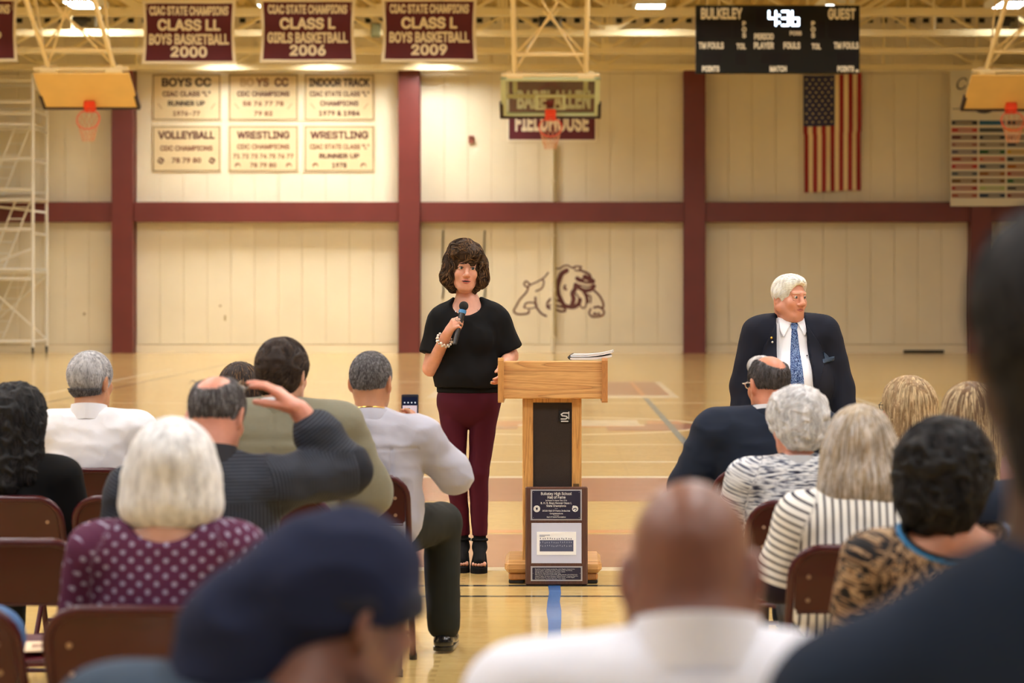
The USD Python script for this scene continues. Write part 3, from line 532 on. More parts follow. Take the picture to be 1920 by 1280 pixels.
for s in (-1, 1):
    pr = Polygon([(-.165, lz(749)), (-.15, lz(752)), (.27, lz(752)), (.285, lz(749)), (.30, 1.02), (.295, 1.035), (-.14, lz(669)), (-.158, lz(670)), (-.166, lz(674))])
    m = trimesh.creation.extrude_polygon(pr, .03, engine='earcut'); m.apply_transform([[0, 0, 1, s * (hw - .015) - .015], [1, 0, 0, 0], [0, 1, 0, 0], [0, 0, 0, 1]])
    obj('side_panel', m, m_oakd if s > 0 else m_oakz, t)
top = trimesh.Trimesh(*meshkit.arrays(trimesh.creation.box((2 * hw - .05, .44, .02)))[:2]); top.apply_transform(trimesh.transformations.rotation_matrix(-.30, (1, 0, 0))); top.apply_translation((0, .08, lz(745) + .115)); obj('reading_shelf', top, m_oakx, t)
obj('bottom_panel', bx(-hw + .02, hw - .02, -.115, .27, lz(745), lz(745) + .02), m_oakx, t); obj('rear_stop', rbx(-hw + .03, hw - .03, .27, .29, lz(745), 1.03), m_oakx, t)
c0, c1 = (980 - 1036.5) / S(YL), (1090 - 1036.5) / S(YL)
for a, b in ((c0, c0 + .055), (c1 - .05, c1)): obj('post', rbx(a, b, -.08, .26, .1, lz(745)), m_oakz, t)
obj('top_rail', bx(c0 + .055, c1 - .05, -.08, -.05, lz(753), lz(745)), m_oakz, t); obj('bottom_rail', bx(c0 + .055, c1 - .05, -.08, -.05, .1, .2), m_oakz, t); obj('back_panel', bx(c0 + .055, c1 - .05, .2, .22, .1, lz(745)), m_oakz, t)
obj('speaker_cloth', bx(c0 + .055, c1 - .05, -.066, -.056, .2, lz(753)), m_grille, t)
bz = [(1048 - 1036.5) / S(YL), (1068.5 - 1036.5) / S(YL)]
bd = obj('badge', rbx(bz[0], bz[1], -.075, -.066, lz(790), lz(768), .002), mat('badge_black', lin(30, 30, 32), .3), t)
bc = (bz[0] + bz[1]) / 2; zc = lz(778)
m_bw = mat('badge_white', lin(214, 214, 212), .4)
ss = LineString([(bc + .017, zc + .015), (bc - .006, zc + .015), (bc - .017, zc + .008), (bc - .012, zc + .001), (bc + .010, zc - .002), (bc + .016, zc - .009), (bc + .006, zc - .016), (bc - .017, zc - .016)]).buffer(.0034)
obj('emblem', moved(prism(ss, .002), -.075), m_bw, bd); obj('emblem', moved(prism(sbox(bc - .018, lz(789.3), bc + .02, lz(787)), .002), -.075), m_bw, bd); obj('emblem', moved(prism(sbox(bc + .02, lz(784), bc + .025, lz(770)), .002), -.075), m_bw, bd)
obj('maker_plate', rbx(c1 - .043, c1 - .013, -.084, -.08, lz(910), lz(904), .001), mat('brass_dull', lin(120, 92, 60), .4, metal=.4), t)
b0, b1 = (947 - 1036.5) / S(YL), (1127.5 - 1036.5) / S(YL)
obj('base_slab', rbx(b0, b1, -.10, .34, lz(1070), lz(1046), .02), m_oakx, t); obj('base_block', rbx(b0 + .02, b1 - .02, -.07, .32, .018, lz(1070), .008), m_oakd, t)
for s in (b0 + .06, b1 - .06): obj('foot_pad', rbx(s - .04, s + .04, -.06, .30, 0, .02), m_black, t)
# plaque leaning on the lectern
YP = 11.81; pw, ph = 117 / S(YP), .505
t = thing('plaque', 'walnut award plaque with engraved plates and a team photo leaning on the lectern', 'plaque', (WX(1043.5, YP), YP, 0.004), rx=-math.radians(2.6))
obj('board', rbx(-pw / 2, pw / 2, 0, .022, 0, ph, .006), m_walnut, t)
def pq(px, py): return ((px - 470) / 6.4 / S(YP) * 1.0, (1208 - py) / 6.4 / S(YP) * 1.02)
for (a, b, c, d), m, nm in (((158, 85, 775, 448), m_silver, 'plate_border'), ((178, 102, 757, 432), m_plate, 'engraved_plate'), ((160, 985, 780, 1160), m_silver, 'plate_border'), ((180, 1002, 762, 1143), m_plate, 'engraved_plate'), ((168, 478, 770, 950), m_matte, 'photo_mount'), ((233, 582, 705, 852), m_paper, 'photo_paper')):
    p, q = pq(a, d), pq(c, b); y = {'plate_border': -.003, 'engraved_plate': -.005, 'photo_mount': -.003, 'photo_paper': -.0045}[nm]
    r = .004 if nm == 'engraved_plate' else .0005
    obj(nm, moved(prism(sbox(p[0] + r, p[1] + r, q[0] - r, q[1] - r).buffer(r), -y), 0), m, t)
for tx, x0, x1, yb, hh in (('Bulkeley High School', 283, 652, 150, 32), ('Hall of Fame', 362, 578, 192, 32), ('Is Proud To Honor The 1976', 338, 596, 222, 15), ('B. H. S. Boys Soccer Class L', 280, 652, 255, 22), ('State Champions', 348, 584, 288, 22), ('As A', 448, 484, 312, 10), ('2018 Hall Of Fame Inductee', 300, 634, 344, 18), ('Congratulations', 388, 546, 375, 16), ('From the', 436, 500, 394, 10), ('Hall Of Fame Foundation', 352, 580, 416, 15)):
    p, q = pq(x0, yb), pq(x1, yb); obj('lettering', text(tx, hh / 6.4 / S(YP), (p[0] + q[0]) / 2, p[1], -.005, q[0] - p[0], .0006, bold=hh > 14), m_bw, t)
for k, (x1, tx) in enumerate(((690, 'Front Row L to R: Gregory Jacksonite, John Higgins, Howard Cole,'), (660, 'Antonio Hatzis, Fernando Luciano, Ralph Conte, Paul Rossi,'), (575, 'George Burns, Edward Bolton, Anthony Collins,'), (520, 'Ray Shevlan, Dave Zimmerman, Roger Day,'), (722, 'Back Row L to R: Coach Frank Rizza, Walter Morley, David Melchuck,'), (728, 'Joseph Taylor, Fernando Caetano, Wilfred Newton, Theodore Capiello,'), (690, 'Thomas Anderson, Alan Kowalski, Ronald Jones, Jordan Riggio,'), (580, 'Russell Lavery, Kenneth Maynard, Tom Patton'))):
    p, q = pq(212, 1024 + k * 16), pq(x1, 1024 + k * 16); obj('lettering', text(tx, 10 / 6.4 / S(YP), (p[0] + q[0]) / 2, p[1], -.005, q[0] - p[0], .0006, bold=False), m_bw, t)
p = pq(233, 312); obj('seal', moved(prism(Point(p).buffer(.0175), .001), -.005), m_bw, t); obj('seal', moved(prism(Polygon([(p[0] - .005, p[1] + .006), (p[0] + .005, p[1] + .006), (p[0] + .004, p[1] - .003), (p[0], p[1] - .008), (p[0] - .004, p[1] - .003)]), .0014), -.0055), m_plate, t)
p = pq(694, 312); lo = Point(p).buffer(.016).union(Point(p[0] - .008, p[1] + .011).buffer(.006)).difference(LineString([(p[0] - .01, p[1] - .002), (p[0], p[1] + .003), (p[0] + .008, p[1] - .002)]).buffer(.0022)).difference(Point(p[0] + .003, p[1] - .008).buffer(.003))
obj('seal', moved(prism(lo, .001), -.005), m_bw, t)
m_ph, m_ph2 = mat('photo_ink', lin(74, 80, 106), .5), mat('photo_grey', lin(150, 156, 176), .5)
p, q = pq(268, 812), pq(672, 680); obj('team_photo', moved(prism(sbox(p[0], p[1], q[0], q[1]), .0005), -.0045), m_ph, t)
g = np.random.default_rng(3); heads, kits = [], []
for row, (yy, n) in enumerate(((655, 14), (700, 15), (740, 15))):
    for k in range(n):
        c = pq(280 + k * 392 / n + g.uniform(-4, 4), yy + g.uniform(-5, 5)); heads.append(Point(c).buffer(.0016)); kits.append(sbox(c[0] - .0022, c[1] - .0062, c[0] + .0022, c[1] - .0018))
obj('team_figure', moved(prism(unary_union(kits[:14]), .0007), -.0047), m_ph, t, kind='stuff'); obj('team_figure', moved(prism(unary_union(kits[14:]), .0007), -.0049), m_ph2, t, kind='stuff'); obj('team_head', moved(prism(unary_union(heads), .0007), -.0051), m_ph2, t, kind='stuff')
for k, (x0, x1, yy) in enumerate(((265, 390, 625), (265, 330, 640))): a, b = pq(x0, yy), pq(x1, yy - 8); obj('caption', moved(prism(sbox(a[0], a[1], b[0], b[1]), .0005), -.005), m_ph2, t)
for a, b in ((192, 118), (742, 118), (192, 415), (742, 415), (188, 1068), (752, 1068), (172, 482), (766, 482), (170, 950), (768, 950)): obj('screw', moved(prism(Point(pq(a, b)).buffer(.0014), .002), -.006), m_silver, t)
# booklets lying on the sloping top
for k, (dz, rz_, lb) in enumerate(((0., .03, 'lower white spiral booklet on the lectern'), (.013, -.06, 'upper white spiral booklet curling at one end on the lectern'))):
    t = thing('booklet', lb, 'booklet', (WX(1108, YL), YL - .105, lz(674) + .002 + dz * 1.1), rz=rz_, group='white booklets on the lectern')
    w = .215
    def curl(m): m.vertices[:, 2] += .9 * np.clip(m.vertices[:, 0] + .02, 0, 1) ** 2 + (.05 * np.clip(m.vertices[:, 0] + .02, 0, 1) if k else 0); return m
    sub = lambda m: trimesh.Trimesh(*trimesh.remesh.subdivide_to_size(m.vertices, m.faces, .03))
    obj('pages', curl(sub(bx(-w / 2, w / 2, -.005, .25, 0.001, .011))), m_paper, t); obj('cover', curl(sub(bx(-w / 2, w / 2 + .001, -.006, .251, .011, .0125))), mat('booklet_cover', lin(70, 72, 78) if k else lin(205, 205, 205), .4), t)
    obj('binding', [tube(arc((-w / 2 + .002, y, .006), .007, 0, 2 * math.pi, 9, 'xz')[:-1], .0015, 5, True) for y in np.linspace(0, .245, 18)], m_black, t, kind='stuff')

# ------------------------------------------------------------------ folding chairs
m_chair = mat('chair_paint', lin(66, 12, 21), .34, var=.08, vscale=9., coat=.12, spec=.35)
m_seatpad = mat('chair_seat', lin(88, 22, 32), .36, var=.06, vscale=9., coat=.12, spec=.35)
m_rivet = mat('rivet_steel', lin(190, 160, 140), .3, metal=.8)
m_footcap = mat('foot_cap', (.03, .025, .025), .6)
def fold_chair(label, loc, rz=0.):
    t = thing('folding_chair', label, 'folding chair', loc, rz, group='maroon folding chairs in rows')
    r, W, H_, R = .0125, .215, .78, .085
    side = lambda s: [(s * W, .40, .012), (s * W, .30, .20), (s * W, .19, .42), (s * W, .10, .58), (s * W, .035, H_ - R)]
    cor = lambda s, n=7: [(s * (W - R + R * math.cos(a)), .035 - .03 * math.sin(a), H_ - R + R * math.sin(a)) for a in np.linspace(0, math.pi / 2, n)[1:]]
    obj('frame', tube(side(-1) + cor(-1) + cor(1)[::-1] + side(1)[::-1], r, 10), m_chair, t, smooth=50)
    for s in (-1, 1):
        obj('rear_leg', tube([(s * (W - .028), .33, .43), (s * (W - .028), .17, .24), (s * (W - .028), -.03, .012)], .011, 8), m_chair, t, smooth=50)
        obj('foot_cap', rod((s * (W - .028), -.018, .025), (s * (W - .028), -.036, 0.), .015, 10), m_footcap, t); obj('foot_cap', rod((s * W, .395, .025), (s * W, .405, 0.), .016, 10), m_footcap, t)
        obj('hinge_plate', rbx(s * (W - .012) - .004, s * (W - .012) + .004, .16, .32, .395, .425, .002), m_rivet, t)
    obj('rear_bar', rod((-W + .03, .05, .10), (W - .03, .05, .10), .008, 8), m_chair, t); obj('front_bar', rod((-W, .345, .12), (W, .345, .12), .008, 8), m_chair, t)
    # back panel: rounded upper corners, slightly dished
    pts = [(-W + .012, .60)] + [(-(W - R) + (R - .012) * math.cos(a), H_ - R + (R - .012) * math.sin(a)) for a in np.linspace(math.pi, math.pi / 2, 7)] + [((W - R) + (R - .012) * math.cos(a), H_ - R + (R - .012) * math.sin(a)) for a in np.linspace(math.pi / 2, 0, 7)] + [(W - .012, .60), (W - .03, .585), (-W + .03, .585)]
    m = prism(Polygon(pts), .003); m = trimesh.Trimesh(*trimesh.remesh.subdivide_to_size(m.vertices, m.faces, .04)); v = m.vertices
    v[:, 1] += .035 + (H_ - R - v[:, 2]) * .42 * (v[:, 2] < H_ - R) - .03 * np.clip((v[:, 2] - (H_ - R)) / R, 0, 1) + .022 * (1 - (v[:, 0] / W) ** 2)
    obj('backrest', m, m_chair, t, smooth=40)
    obj('backrest_lip', tube([(x, .035 + (H_ - R - .588) * .42 + .022 * (1 - (x / W) ** 2), .588) for x in np.linspace(-W + .02, W - .02, 12)], .006, 6), m_chair, t, smooth=50)
    for s in (-1, 1):
        for z in (.625, .695): obj('rivet', moved(prism(Point(s * .165, z).buffer(.007), .004), .035 + (H_ - R - z) * .42 + .022 * (1 - (.165 / W) ** 2) - .004), m_rivet, t)
    sp = Polygon([(-.19, .075), (.19, .075), (.2, .10), (.2, .40), (.17, .44), (-.17, .44), (-.2, .40), (-.2, .10)]).buffer(.01)
    m = flat(sp, .022, .425); m = trimesh.Trimesh(*trimesh.remesh.subdivide_to_size(m.vertices, m.faces, .06)); m.vertices[:, 2] -= .012 * np.clip(1 - (m.vertices[:, 0] / .19) ** 2, 0, 1) - .01 * (m.vertices[:, 1] - .2) / .2
    obj('seat', m, m_seatpad, t, smooth=40); obj('seat_rim', tube([(x, y, .422) for x, y in list(sp.buffer(-.004).exterior.coords)[:-1:3]], .008, 6, True), m_chair, t)
    return t
CH = {}
def chair(key, px, d, label, rz=0.):
    loc = (WX(px, d), d, 0)
    if 'first' not in CH: CH['first'] = fold_chair(label, loc, 0.); CH[key] = CH['first']
    else: CH[key] = copy_of(CH['first'], label, loc, rz)
def at(key, X, Y, label, rz=0.): return chair(key, VX + X * F / Y, Y, label, rz)
at('L7', -.79, 9.03, 'maroon folding chair under the man in the grey shirt')
at('L1', -1.94, 9.39, 'maroon folding chair under the man in the white shirt')
at('L5', -1.33, 9.45, 'maroon folding chair under the brown haired woman, hidden behind the olive suit', .05)
at('L2', -1.955, 8.08, 'maroon folding chair under the woman with long black hair')
at('E1', -1.477, 8.08, 'empty maroon folding chair between the black haired woman and the olive suit')
at('L6', -1.0, 8.08, 'maroon folding chair under the man in the olive suit')
at('E2', -1.588, 6.66, 'empty maroon folding chair behind the woman with long black hair, program on seat')
at('L4', -1.09, 6.66, 'maroon folding chair under the man in the dark striped shirt')
at('L3', -.946, 5.22, 'maroon folding chair under the woman in the purple blouse', -.02)
at('E3', -1.445, 5.24, 'empty maroon folding chair cut by the bottom left corner')
at('L9', -1.915, 5.2, 'maroon folding chair out of frame at the left, under the person in jeans')
at('R1', .871, 9.3, 'maroon folding chair under the balding man in the navy suit')
at('R2', .894, 7.9, 'maroon folding chair under the woman in the grey knit jacket')
at('R3', .894, 6.5, 'maroon folding chair under the woman in black and white stripes')
at('R4', 1.44, 9.3, 'maroon folding chair under the long haired blonde woman')
at('R5', 1.45, 7.95, 'maroon folding chair under the blonde woman half hidden at the right')
at('R9', 1.40, 6.5, 'maroon folding chair under the hidden person in dark navy at the right')
at('R6', .905, 5.05, 'maroon folding chair under the woman in the leopard print top')
at('L8', -.43, 2.79, 'maroon folding chair under the person in the navy head covering', -.25)
at('R7', .19, 2.66, 'maroon folding chair under the bald man in the white shirt')
t = thing('program', 'cream printed program lying on the empty folding chair seat at the left', 'program', (-1.588 + .06, 6.66 + .2, .4475), rz=.2)
obj('page', bx(-.07, .07, -.1, .1, 0, .002), mat('program_paper', lin(236, 206, 168), .6), t); obj('picture', bx(-.03, .03, -.03, .04, .002, .0026), mat('program_ink', lin(170, 130, 100), .6), t)
# ------------------------------------------------------------------ figures: signed distance shapes meshed by surface nets
def smin(a, b, k):
    if k <= 0: return np.minimum(a, b)
    h = np.clip(.5 + .5 * (b - a) / k, 0, 1); return b + (a - b) * h - k * h * (1 - h)
class Sdf:
    def __init__(s): s.ops = []
    def add(s, fn, lo, hi, k, sub=False): s.ops.append((fn, np.asarray(lo, float), np.asarray(hi, float), k, sub)); return s
    def cone(s, a, b, ra, rb=None, k=.03, sub=False, cap=False):
        a, b = np.asarray(a, float), np.asarray(b, float); rb = ra if rb is None else rb; d = b - a; L = max(d @ d, 1e-12)
        def fn(x, y, z):
            px, py, pz = x - a[0], y - a[1], z - a[2]; t = np.clip((px * d[0] + py * d[1] + pz * d[2]) / L, 0, 1)
            q = np.sqrt((px - t * d[0]) ** 2 + (py - t * d[1]) ** 2 + (pz - t * d[2]) ** 2) - (ra + (rb - ra) * t)
            return np.maximum(q, (px * d[0] + py * d[1] + pz * d[2]) / L ** .5 - L ** .5) if cap else q
        r = max(ra, rb); return s.add(fn, np.minimum(a, b) - r, np.maximum(a, b) + r, k, sub)
    def ell(s, c, r, R=None, k=.03, sub=False):
        c, r = np.asarray(c, float), np.asarray(r, float)
        def fn(x, y, z):
            px, py, pz = x - c[0], y - c[1], z - c[2]
            if R is not None: px, py, pz = (R[0, i] * px + R[1, i] * py + R[2, i] * pz for i in range(3))
            k0 = np.sqrt((px / r[0]) ** 2 + (py / r[1]) ** 2 + (pz / r[2]) ** 2); k1 = np.sqrt((px / r[0] ** 2) ** 2 + (py / r[1] ** 2) ** 2 + (pz / r[2] ** 2) ** 2) + 1e-9
            return k0 * (k0 - 1) / k1
        m = r if R is None else np.full(3, r.max()); return s.add(fn, c - m, c + m, k, sub)
    def box(s, c, h, R=None, rad=.01, k=.02, sub=False):
        c, h = np.asarray(c, float), np.asarray(h, float) - rad
        def fn(x, y, z):
            px, py, pz = x - c[0], y - c[1], z - c[2]
            if R is not None: px, py, pz = (R[0, i] * px + R[1, i] * py + R[2, i] * pz for i in range(3))
            qx, qy, qz = np.abs(px) - h[0], np.abs(py) - h[1], np.abs(pz) - h[2]
            return np.sqrt(np.maximum(qx, 0) ** 2 + np.maximum(qy, 0) ** 2 + np.maximum(qz, 0) ** 2) + np.minimum(np.maximum(qx, np.maximum(qy, qz)), 0) - rad
        m = np.full(3, np.linalg.norm(h) + rad) if R is not None else h + rad; return s.add(fn, c - m, c + m, k, sub)
    def clip(s, fn): s.ops.append((fn, None, None, 0, 'clip')); return s
    def plane(s, n, o):                                     # keeps n.p < o
        n = np.asarray(n, float); return s.clip(lambda x, y, z: n[0] * x + n[1] * y + n[2] * z - o)
    def bounds(s):
        b = [(l, h) for f, l, h, k, u in s.ops if u is False]; return np.min([q[0] for q in b], 0), np.max([q[1] for q in b], 0)
    def at(s, p):
        x, y, z = p[:, 0], p[:, 1], p[:, 2]; D = np.full(len(p), .2)
        for fn, lo, hi, k, sub in s.ops:
            d = fn(x, y, z); D = np.maximum(D, d) if sub == 'clip' else -smin(-D, d, k) if sub else smin(D, d, k)
        return D
    def grad(s, p, e=.002):
        g = np.stack([s.at(p + e * np.eye(3)[i]) - s.at(p - e * np.eye(3)[i]) for i in range(3)], 1); return g / (np.linalg.norm(g, axis=1, keepdims=True) + 1e-9)
    def mesh(s, res, lo=None, hi=None):
        l, h = s.bounds(); l = l if lo is None else np.maximum(l, lo); h = h if hi is None else np.minimum(h, hi)
        ax = [np.arange(l[i] - 2.5 * res, h[i] + 3 * res, res) for i in range(3)]
        D = np.full([len(a) for a in ax], .12)
        for fn, lo_, hi_, k, sub in s.ops:
            if sub == 'clip': sl = (slice(None),) * 3
            else: sl = tuple(slice(*np.searchsorted(ax[i], (lo_[i] - .05 - k, hi_[i] + .05 + k))) for i in range(3))
            if any(D[sl].shape[i] == 0 for i in range(3)): continue
            x, y, z = ax[0][sl[0]][:, None, None], ax[1][sl[1]][None, :, None], ax[2][sl[2]][None, None, :]
            d = fn(x, y, z); D[sl] = np.maximum(D[sl], d) if sub == 'clip' else -smin(-D[sl], d, k) if sub else smin(D[sl], d, k)
        D[[0, -1]] = .1; D[:, [0, -1]] = .1; D[:, :, [0, -1]] = .1
        return nets(D, ax)
CORN = [(i, j, k) for i in (0, 1) for j in (0, 1) for k in (0, 1)]
EDGES = [(a, b) for a in range(8) for b in range(a + 1, 8) if sum(abs(CORN[a][q] - CORN[b][q]) for q in range(3)) == 1]
def nets(D, ax):
    I = D < 0; nx, ny, nz = [n - 1 for n in D.shape]
    cnt = sum(I[i:i + nx, j:j + ny, k:k + nz].astype(np.int8) for i, j, k in CORN); act = np.argwhere((cnt > 0) & (cnt < 8))
    if not len(act): return trimesh.Trimesh()
    idx = np.full((nx, ny, nz), -1, np.int64); idx[tuple(act.T)] = np.arange(len(act))
    V = np.stack([D[act[:, 0] + i, act[:, 1] + j, act[:, 2] + k] for i, j, k in CORN], 1); P, n = np.zeros((len(act), 3)), np.zeros(len(act))
    for a, b in EDGES:
        m = (V[:, a] < 0) != (V[:, b] < 0); t = np.where(m, V[:, a] / np.where(m, V[:, a] - V[:, b], 1), 0)
        P += m[:, None] * (np.array(CORN[a]) + t[:, None] * (np.array(CORN[b]) - np.array(CORN[a]))); n += m
    P = act + P / n[:, None]; P = np.stack([np.interp(P[:, i], np.arange(len(ax[i])), ax[i]) for i in range(3)], 1)
    F_ = []
    for q in range(3):
        sl0, sl1 = [slice(1, -1)] * 3, [slice(1, -1)] * 3; sl0[q] = slice(0, -1); sl1[q] = slice(1, None)
        A, B = I[tuple(sl0)], I[tuple(sl1)]; e = np.argwhere(A != B); off = np.ones(3, int); off[q] = 0; e = e + off
        u, v = [r for r in range(3) if r != q]; du, dv = np.eye(3, dtype=int)[u], np.eye(3, dtype=int)[v]
        g = lambda w: idx[tuple(w.T)]
        quad = np.stack([g(e), g(e - du), g(e - du - dv), g(e - dv)], 1); inside = I[tuple((e).T)]
        flip = inside if q != 1 else ~inside
        quad = np.where(flip[:, None], quad[:, ::-1], quad) if True else quad
        quad = quad[(quad >= 0).all(1)]; F_ += [quad[:, [0, 1, 2]], quad[:, [0, 2, 3]]]
    m = trimesh.Trimesh(P, np.vstack(F_), process=False)
    if m.volume < 0: m.invert()
    return m
def fold(m, amp, freq=(9, 9, 9), seed=0, extra=None):
    """Cloth folds: moves the surface along its normals by stretched noise."""
    n = meshkit.arrays(m, True)[2]; v = m.vertices
    h = meshkit.fbm(v * np.array(freq), 3, seed) - .5; r = 1 - np.abs(meshkit.noise(v * np.array(freq) * 1.3 + 7.7, seed + 5) * 2 - 1) * 2
    d = amp * (1.3 * h + .45 * r)
    if extra is not None: d = d + extra(v)
    m.vertices = v + n * d[:, None]; return m
def rot(yaw=0, pitch=0, roll=0):
    """yaw > 0 turns to the figure's left, pitch > 0 nods forward, roll > 0 tips to its right (degrees)."""
    return trimesh.transformations.euler_matrix(math.radians(-pitch), math.radians(roll), math.radians(yaw), 'rxyz')[:3, :3]
V3 = lambda *a: np.array(a, float)

class Fig:
    def __init__(s, label, X, Y, turn=0., seated=True, zt=1.25, skin='skin_fair', head=(0, .04), look=(0, 0, 0), sw=.19, b=1., lean=0., hair_t=.012, res=.006, group=None, neck=.054, spread=.12, nz=.145):
        if seated and Y > 4: Y += .035
        s.t = thing('person', label, 'person', (X, Y, 0), turn, group='people on the folding chairs' if seated and not group else group)
        s.skin, s.b, s.res, s.seated = _mats[skin], b, res, seated
        s.H = rot(*look); s.hc = V3(head[0], head[1], zt - .118 - hair_t); h = s.hc
        s.J = J = {}
        J['neck'] = V3(head[0] * .6, lean - .01, h[2] - nz); z = h[2] - nz - .055
        for sd, nm in ((1, 'R'), (-1, 'L')):
            J['sh' + nm] = V3(sd * sw + head[0] * .4, lean, z)
            if seated:
                J['el' + nm] = V3(sd * (sw + .055), lean + .06, z - .27); J['wr' + nm] = V3(sd * .12, .30, .60)
                J['hip' + nm] = V3(sd * .09, .06, .55); J['kn' + nm] = V3(sd * spread, .47, .535); J['an' + nm] = V3(sd * (spread + .01), .46, .09)
            else:
                J['el' + nm] = V3(sd * (sw + .05), lean, z - .29); J['wr' + nm] = V3(sd * (sw + .06), lean + .06, z - .53)
                J['hip' + nm] = V3(sd * .09, 0, z * .64); J['kn' + nm] = V3(sd * .10, .01, z * .345); J['an' + nm] = V3(sd * .10, -.02, .09)
        J['pelvis'] = V3(0, .04 if seated else 0, .585 if seated else z * .66)
        J['chest'] = V3(head[0] * .3, lean, z - .09); s.neck = neck; s.zs = z; s.hands = {}
    def hp(s, *p): return s.hc + s.H @ np.array(p, float)
    # ---- shapes shared by body and clothes
    def torso(s, S_, e=0., belly=.0, k=.06, sh=.0):
        J, b = s.J, s.b; p, c = J['pelvis'], J['chest']; mid = (p * .5 + c * .5) + V3(0, .015 - .01, 0)
        S_.ell(p, (.165 * b + e, .125 * b + e, .12 + e), k=0); S_.ell(mid + V3(0, belly * .5, -.02), (.15 * b + e + belly * .4, .112 * b + e + belly * .5, .17 + e), k=k)
        S_.ell(c + V3(0, 0, -.01), (.155 * b + e, .105 * b + e, .17 + e), k=k)
        S_.cone(J['shL'] * .88 + c * .12, J['shR'] * .88 + c * .12, .048 + e + sh, k=k)
        for nm in 'LR': S_.cone(J['neck'] + V3(0, -.012, -.034), J['sh' + nm] * .7 + J['neck'] * .3 + V3(0, -.01, .0), .045 + e * .8, .044 + e + sh, k=.05)
        return S_
    def arm(s, S_, nm, e=0., part=(0, 2), k=.025, r=(.052, .043, .028)):
        J = s.J; a, b_, c = J['sh' + nm], J['el' + nm], J['wr' + nm]; u = s.b ** .5
        f0, f1 = part
        if f0 < 1: S_.cone(a + (b_ - a) * f0, a + (b_ - a) * min(f1, 1), (r[0] + (r[1] - r[0]) * f0) * u + e, (r[0] + (r[1] - r[0]) * min(f1, 1)) * u + e, k=k)
        if f1 > 1: g0, g1 = max(f0 - 1, 0), f1 - 1; S_.cone(b_ + (c - b_) * g0, b_ + (c - b_) * g1, (r[1] * .95 + (r[2] - r[1] * .95) * g0) * u + e, (r[1] * .95 + (r[2] - r[1] * .95) * g1) * u + e, k=k)
        return S_
    def leg(s, S_, nm, e=0., r=(.082, .056, .038), k=.03, f1=2.):
        J = s.J; a, b_, c = J['hip' + nm], J['kn' + nm], J['an' + nm]; u = s.b ** .5
        S_.cone(a, b_, r[0] * u + e, r[1] * u + e, k=k); S_.cone(b_, b_ + (c - b_) * (f1 - 1), r[1] * .95 * u + e, (r[1] * .95 + (r[2] - r[1] * .95) * (f1 - 1)) * u + e, k=k); return S_
    def headshape(s, S_, fat=0., nose=1., male=True, squint=0.):
        P, R = s.hp, s.H; jw = .004 if male else -.002
        S_.ell(P(0, -.012, .032), (.074, .097, .086), R, k=0)
        S_.ell(P(0, .026, -.045), (.058 + fat, .064, .078), R, k=.035)
        for q in (-1, 1):
            S_.cone(P(q * (.050 + jw + fat), -.004, -.055), P(q * .020, .066, -.098), .021 + fat * .5, .017, k=.028)
            S_.ell(P(q * (.034 + fat * .6), .062, -.026), (.026, .022, .026), R, k=.022)
            S_.cone(P(0, .086, .028), P(q * .042, .074, .030), .010 if male else .007, .009, k=.014)
            S_.ell(P(q * .031, .101, .008), (.018, .017, .012), R, k=.010, sub=True)
            S_.ell(P(q * .012 * nose, .099, -.032), (.0085 * nose, .010, .0075), R, k=.006)
            S_.ell(P(q * .081, -.012, -.006), (.012, .022, .035), R @ rot(q * 22, 8), k=.010); S_.ell(P(q * .091, -.008, -.004), (.008, .012, .022), R @ rot(q * 22, 8), k=.006, sub=True)
            S_.cone(P(q * .018, .0835, .0155 - squint), P(q * .044, .0775, .0150 - squint), .0055, .0052, k=.005); S_.cone(P(q * .019, .083, .0020 + squint), P(q * .044, .0775, .0030 + squint), .0048, .0045, k=.005)
        S_.ell(P(0, .073, -.098), (.025 + fat * .6, .019, .017), R, k=.02); S_.ell(P(0, .082, -.062), (.028, .013, .022), R, k=.02)
        S_.cone(P(0, .087, .016), P(0, .107, -.022), .0075 * nose, .0105 * nose, k=.012); S_.ell(P(0, .1105, -.027), (.0125 * nose, .012, .0105), R, k=.008)
        S_.cone(P(0, -.028, -.04), s.J['neck'] + V3(0, -.012, -.02), s.neck, s.neck * 1.06, k=.035)
        if fat > .004: S_.ell(P(0, .035, -.108), (.05, .045, .028), R, k=.03)
        return S_
    def hand(s, nm, f, n, sc=1., curl=(.5, .5, .5, .5), thumb=(.6, .6, .3), spread=.0, up=None, tcurl=.3):
        """f: wrist to knuckles, n: the way the palm faces; the thumb lies on the f x n side given by the hand."""
        f = np.asarray(f, float); f /= np.linalg.norm(f); n = np.asarray(n, float); n -= f * (n @ f); n /= np.linalg.norm(n)
        t = np.cross(f, n) * (1 if nm == 'R' else -1); s.hands[nm] = (f, n, t, sc, curl, thumb, spread, tcurl)
    def handshape(s, S_, nm):
        f, n, t, sc, curl, thumb, spread, tc = s.hands[nm]; W = s.J['wr' + nm]
        S_.cone(W - f * .03, W + f * .012, .026 * sc, .025 * sc, k=.015); K = []
        for i, off in enumerate((.030, .010, -.010, -.028)):
            k0 = W + f * (.088 - (.004, 0, .004, .012)[i]) * sc + t * off * sc; K.append(k0); S_.cone(W + f * .01 * sc + t * off * .55 * sc, k0, .0150 * sc, .0115 * sc, k=.014)
        S_.ell(W + f * .035 * sc + t * .018 * sc + n * .010 * sc, (.02 * sc, .02 * sc, .02 * sc), k=.015)
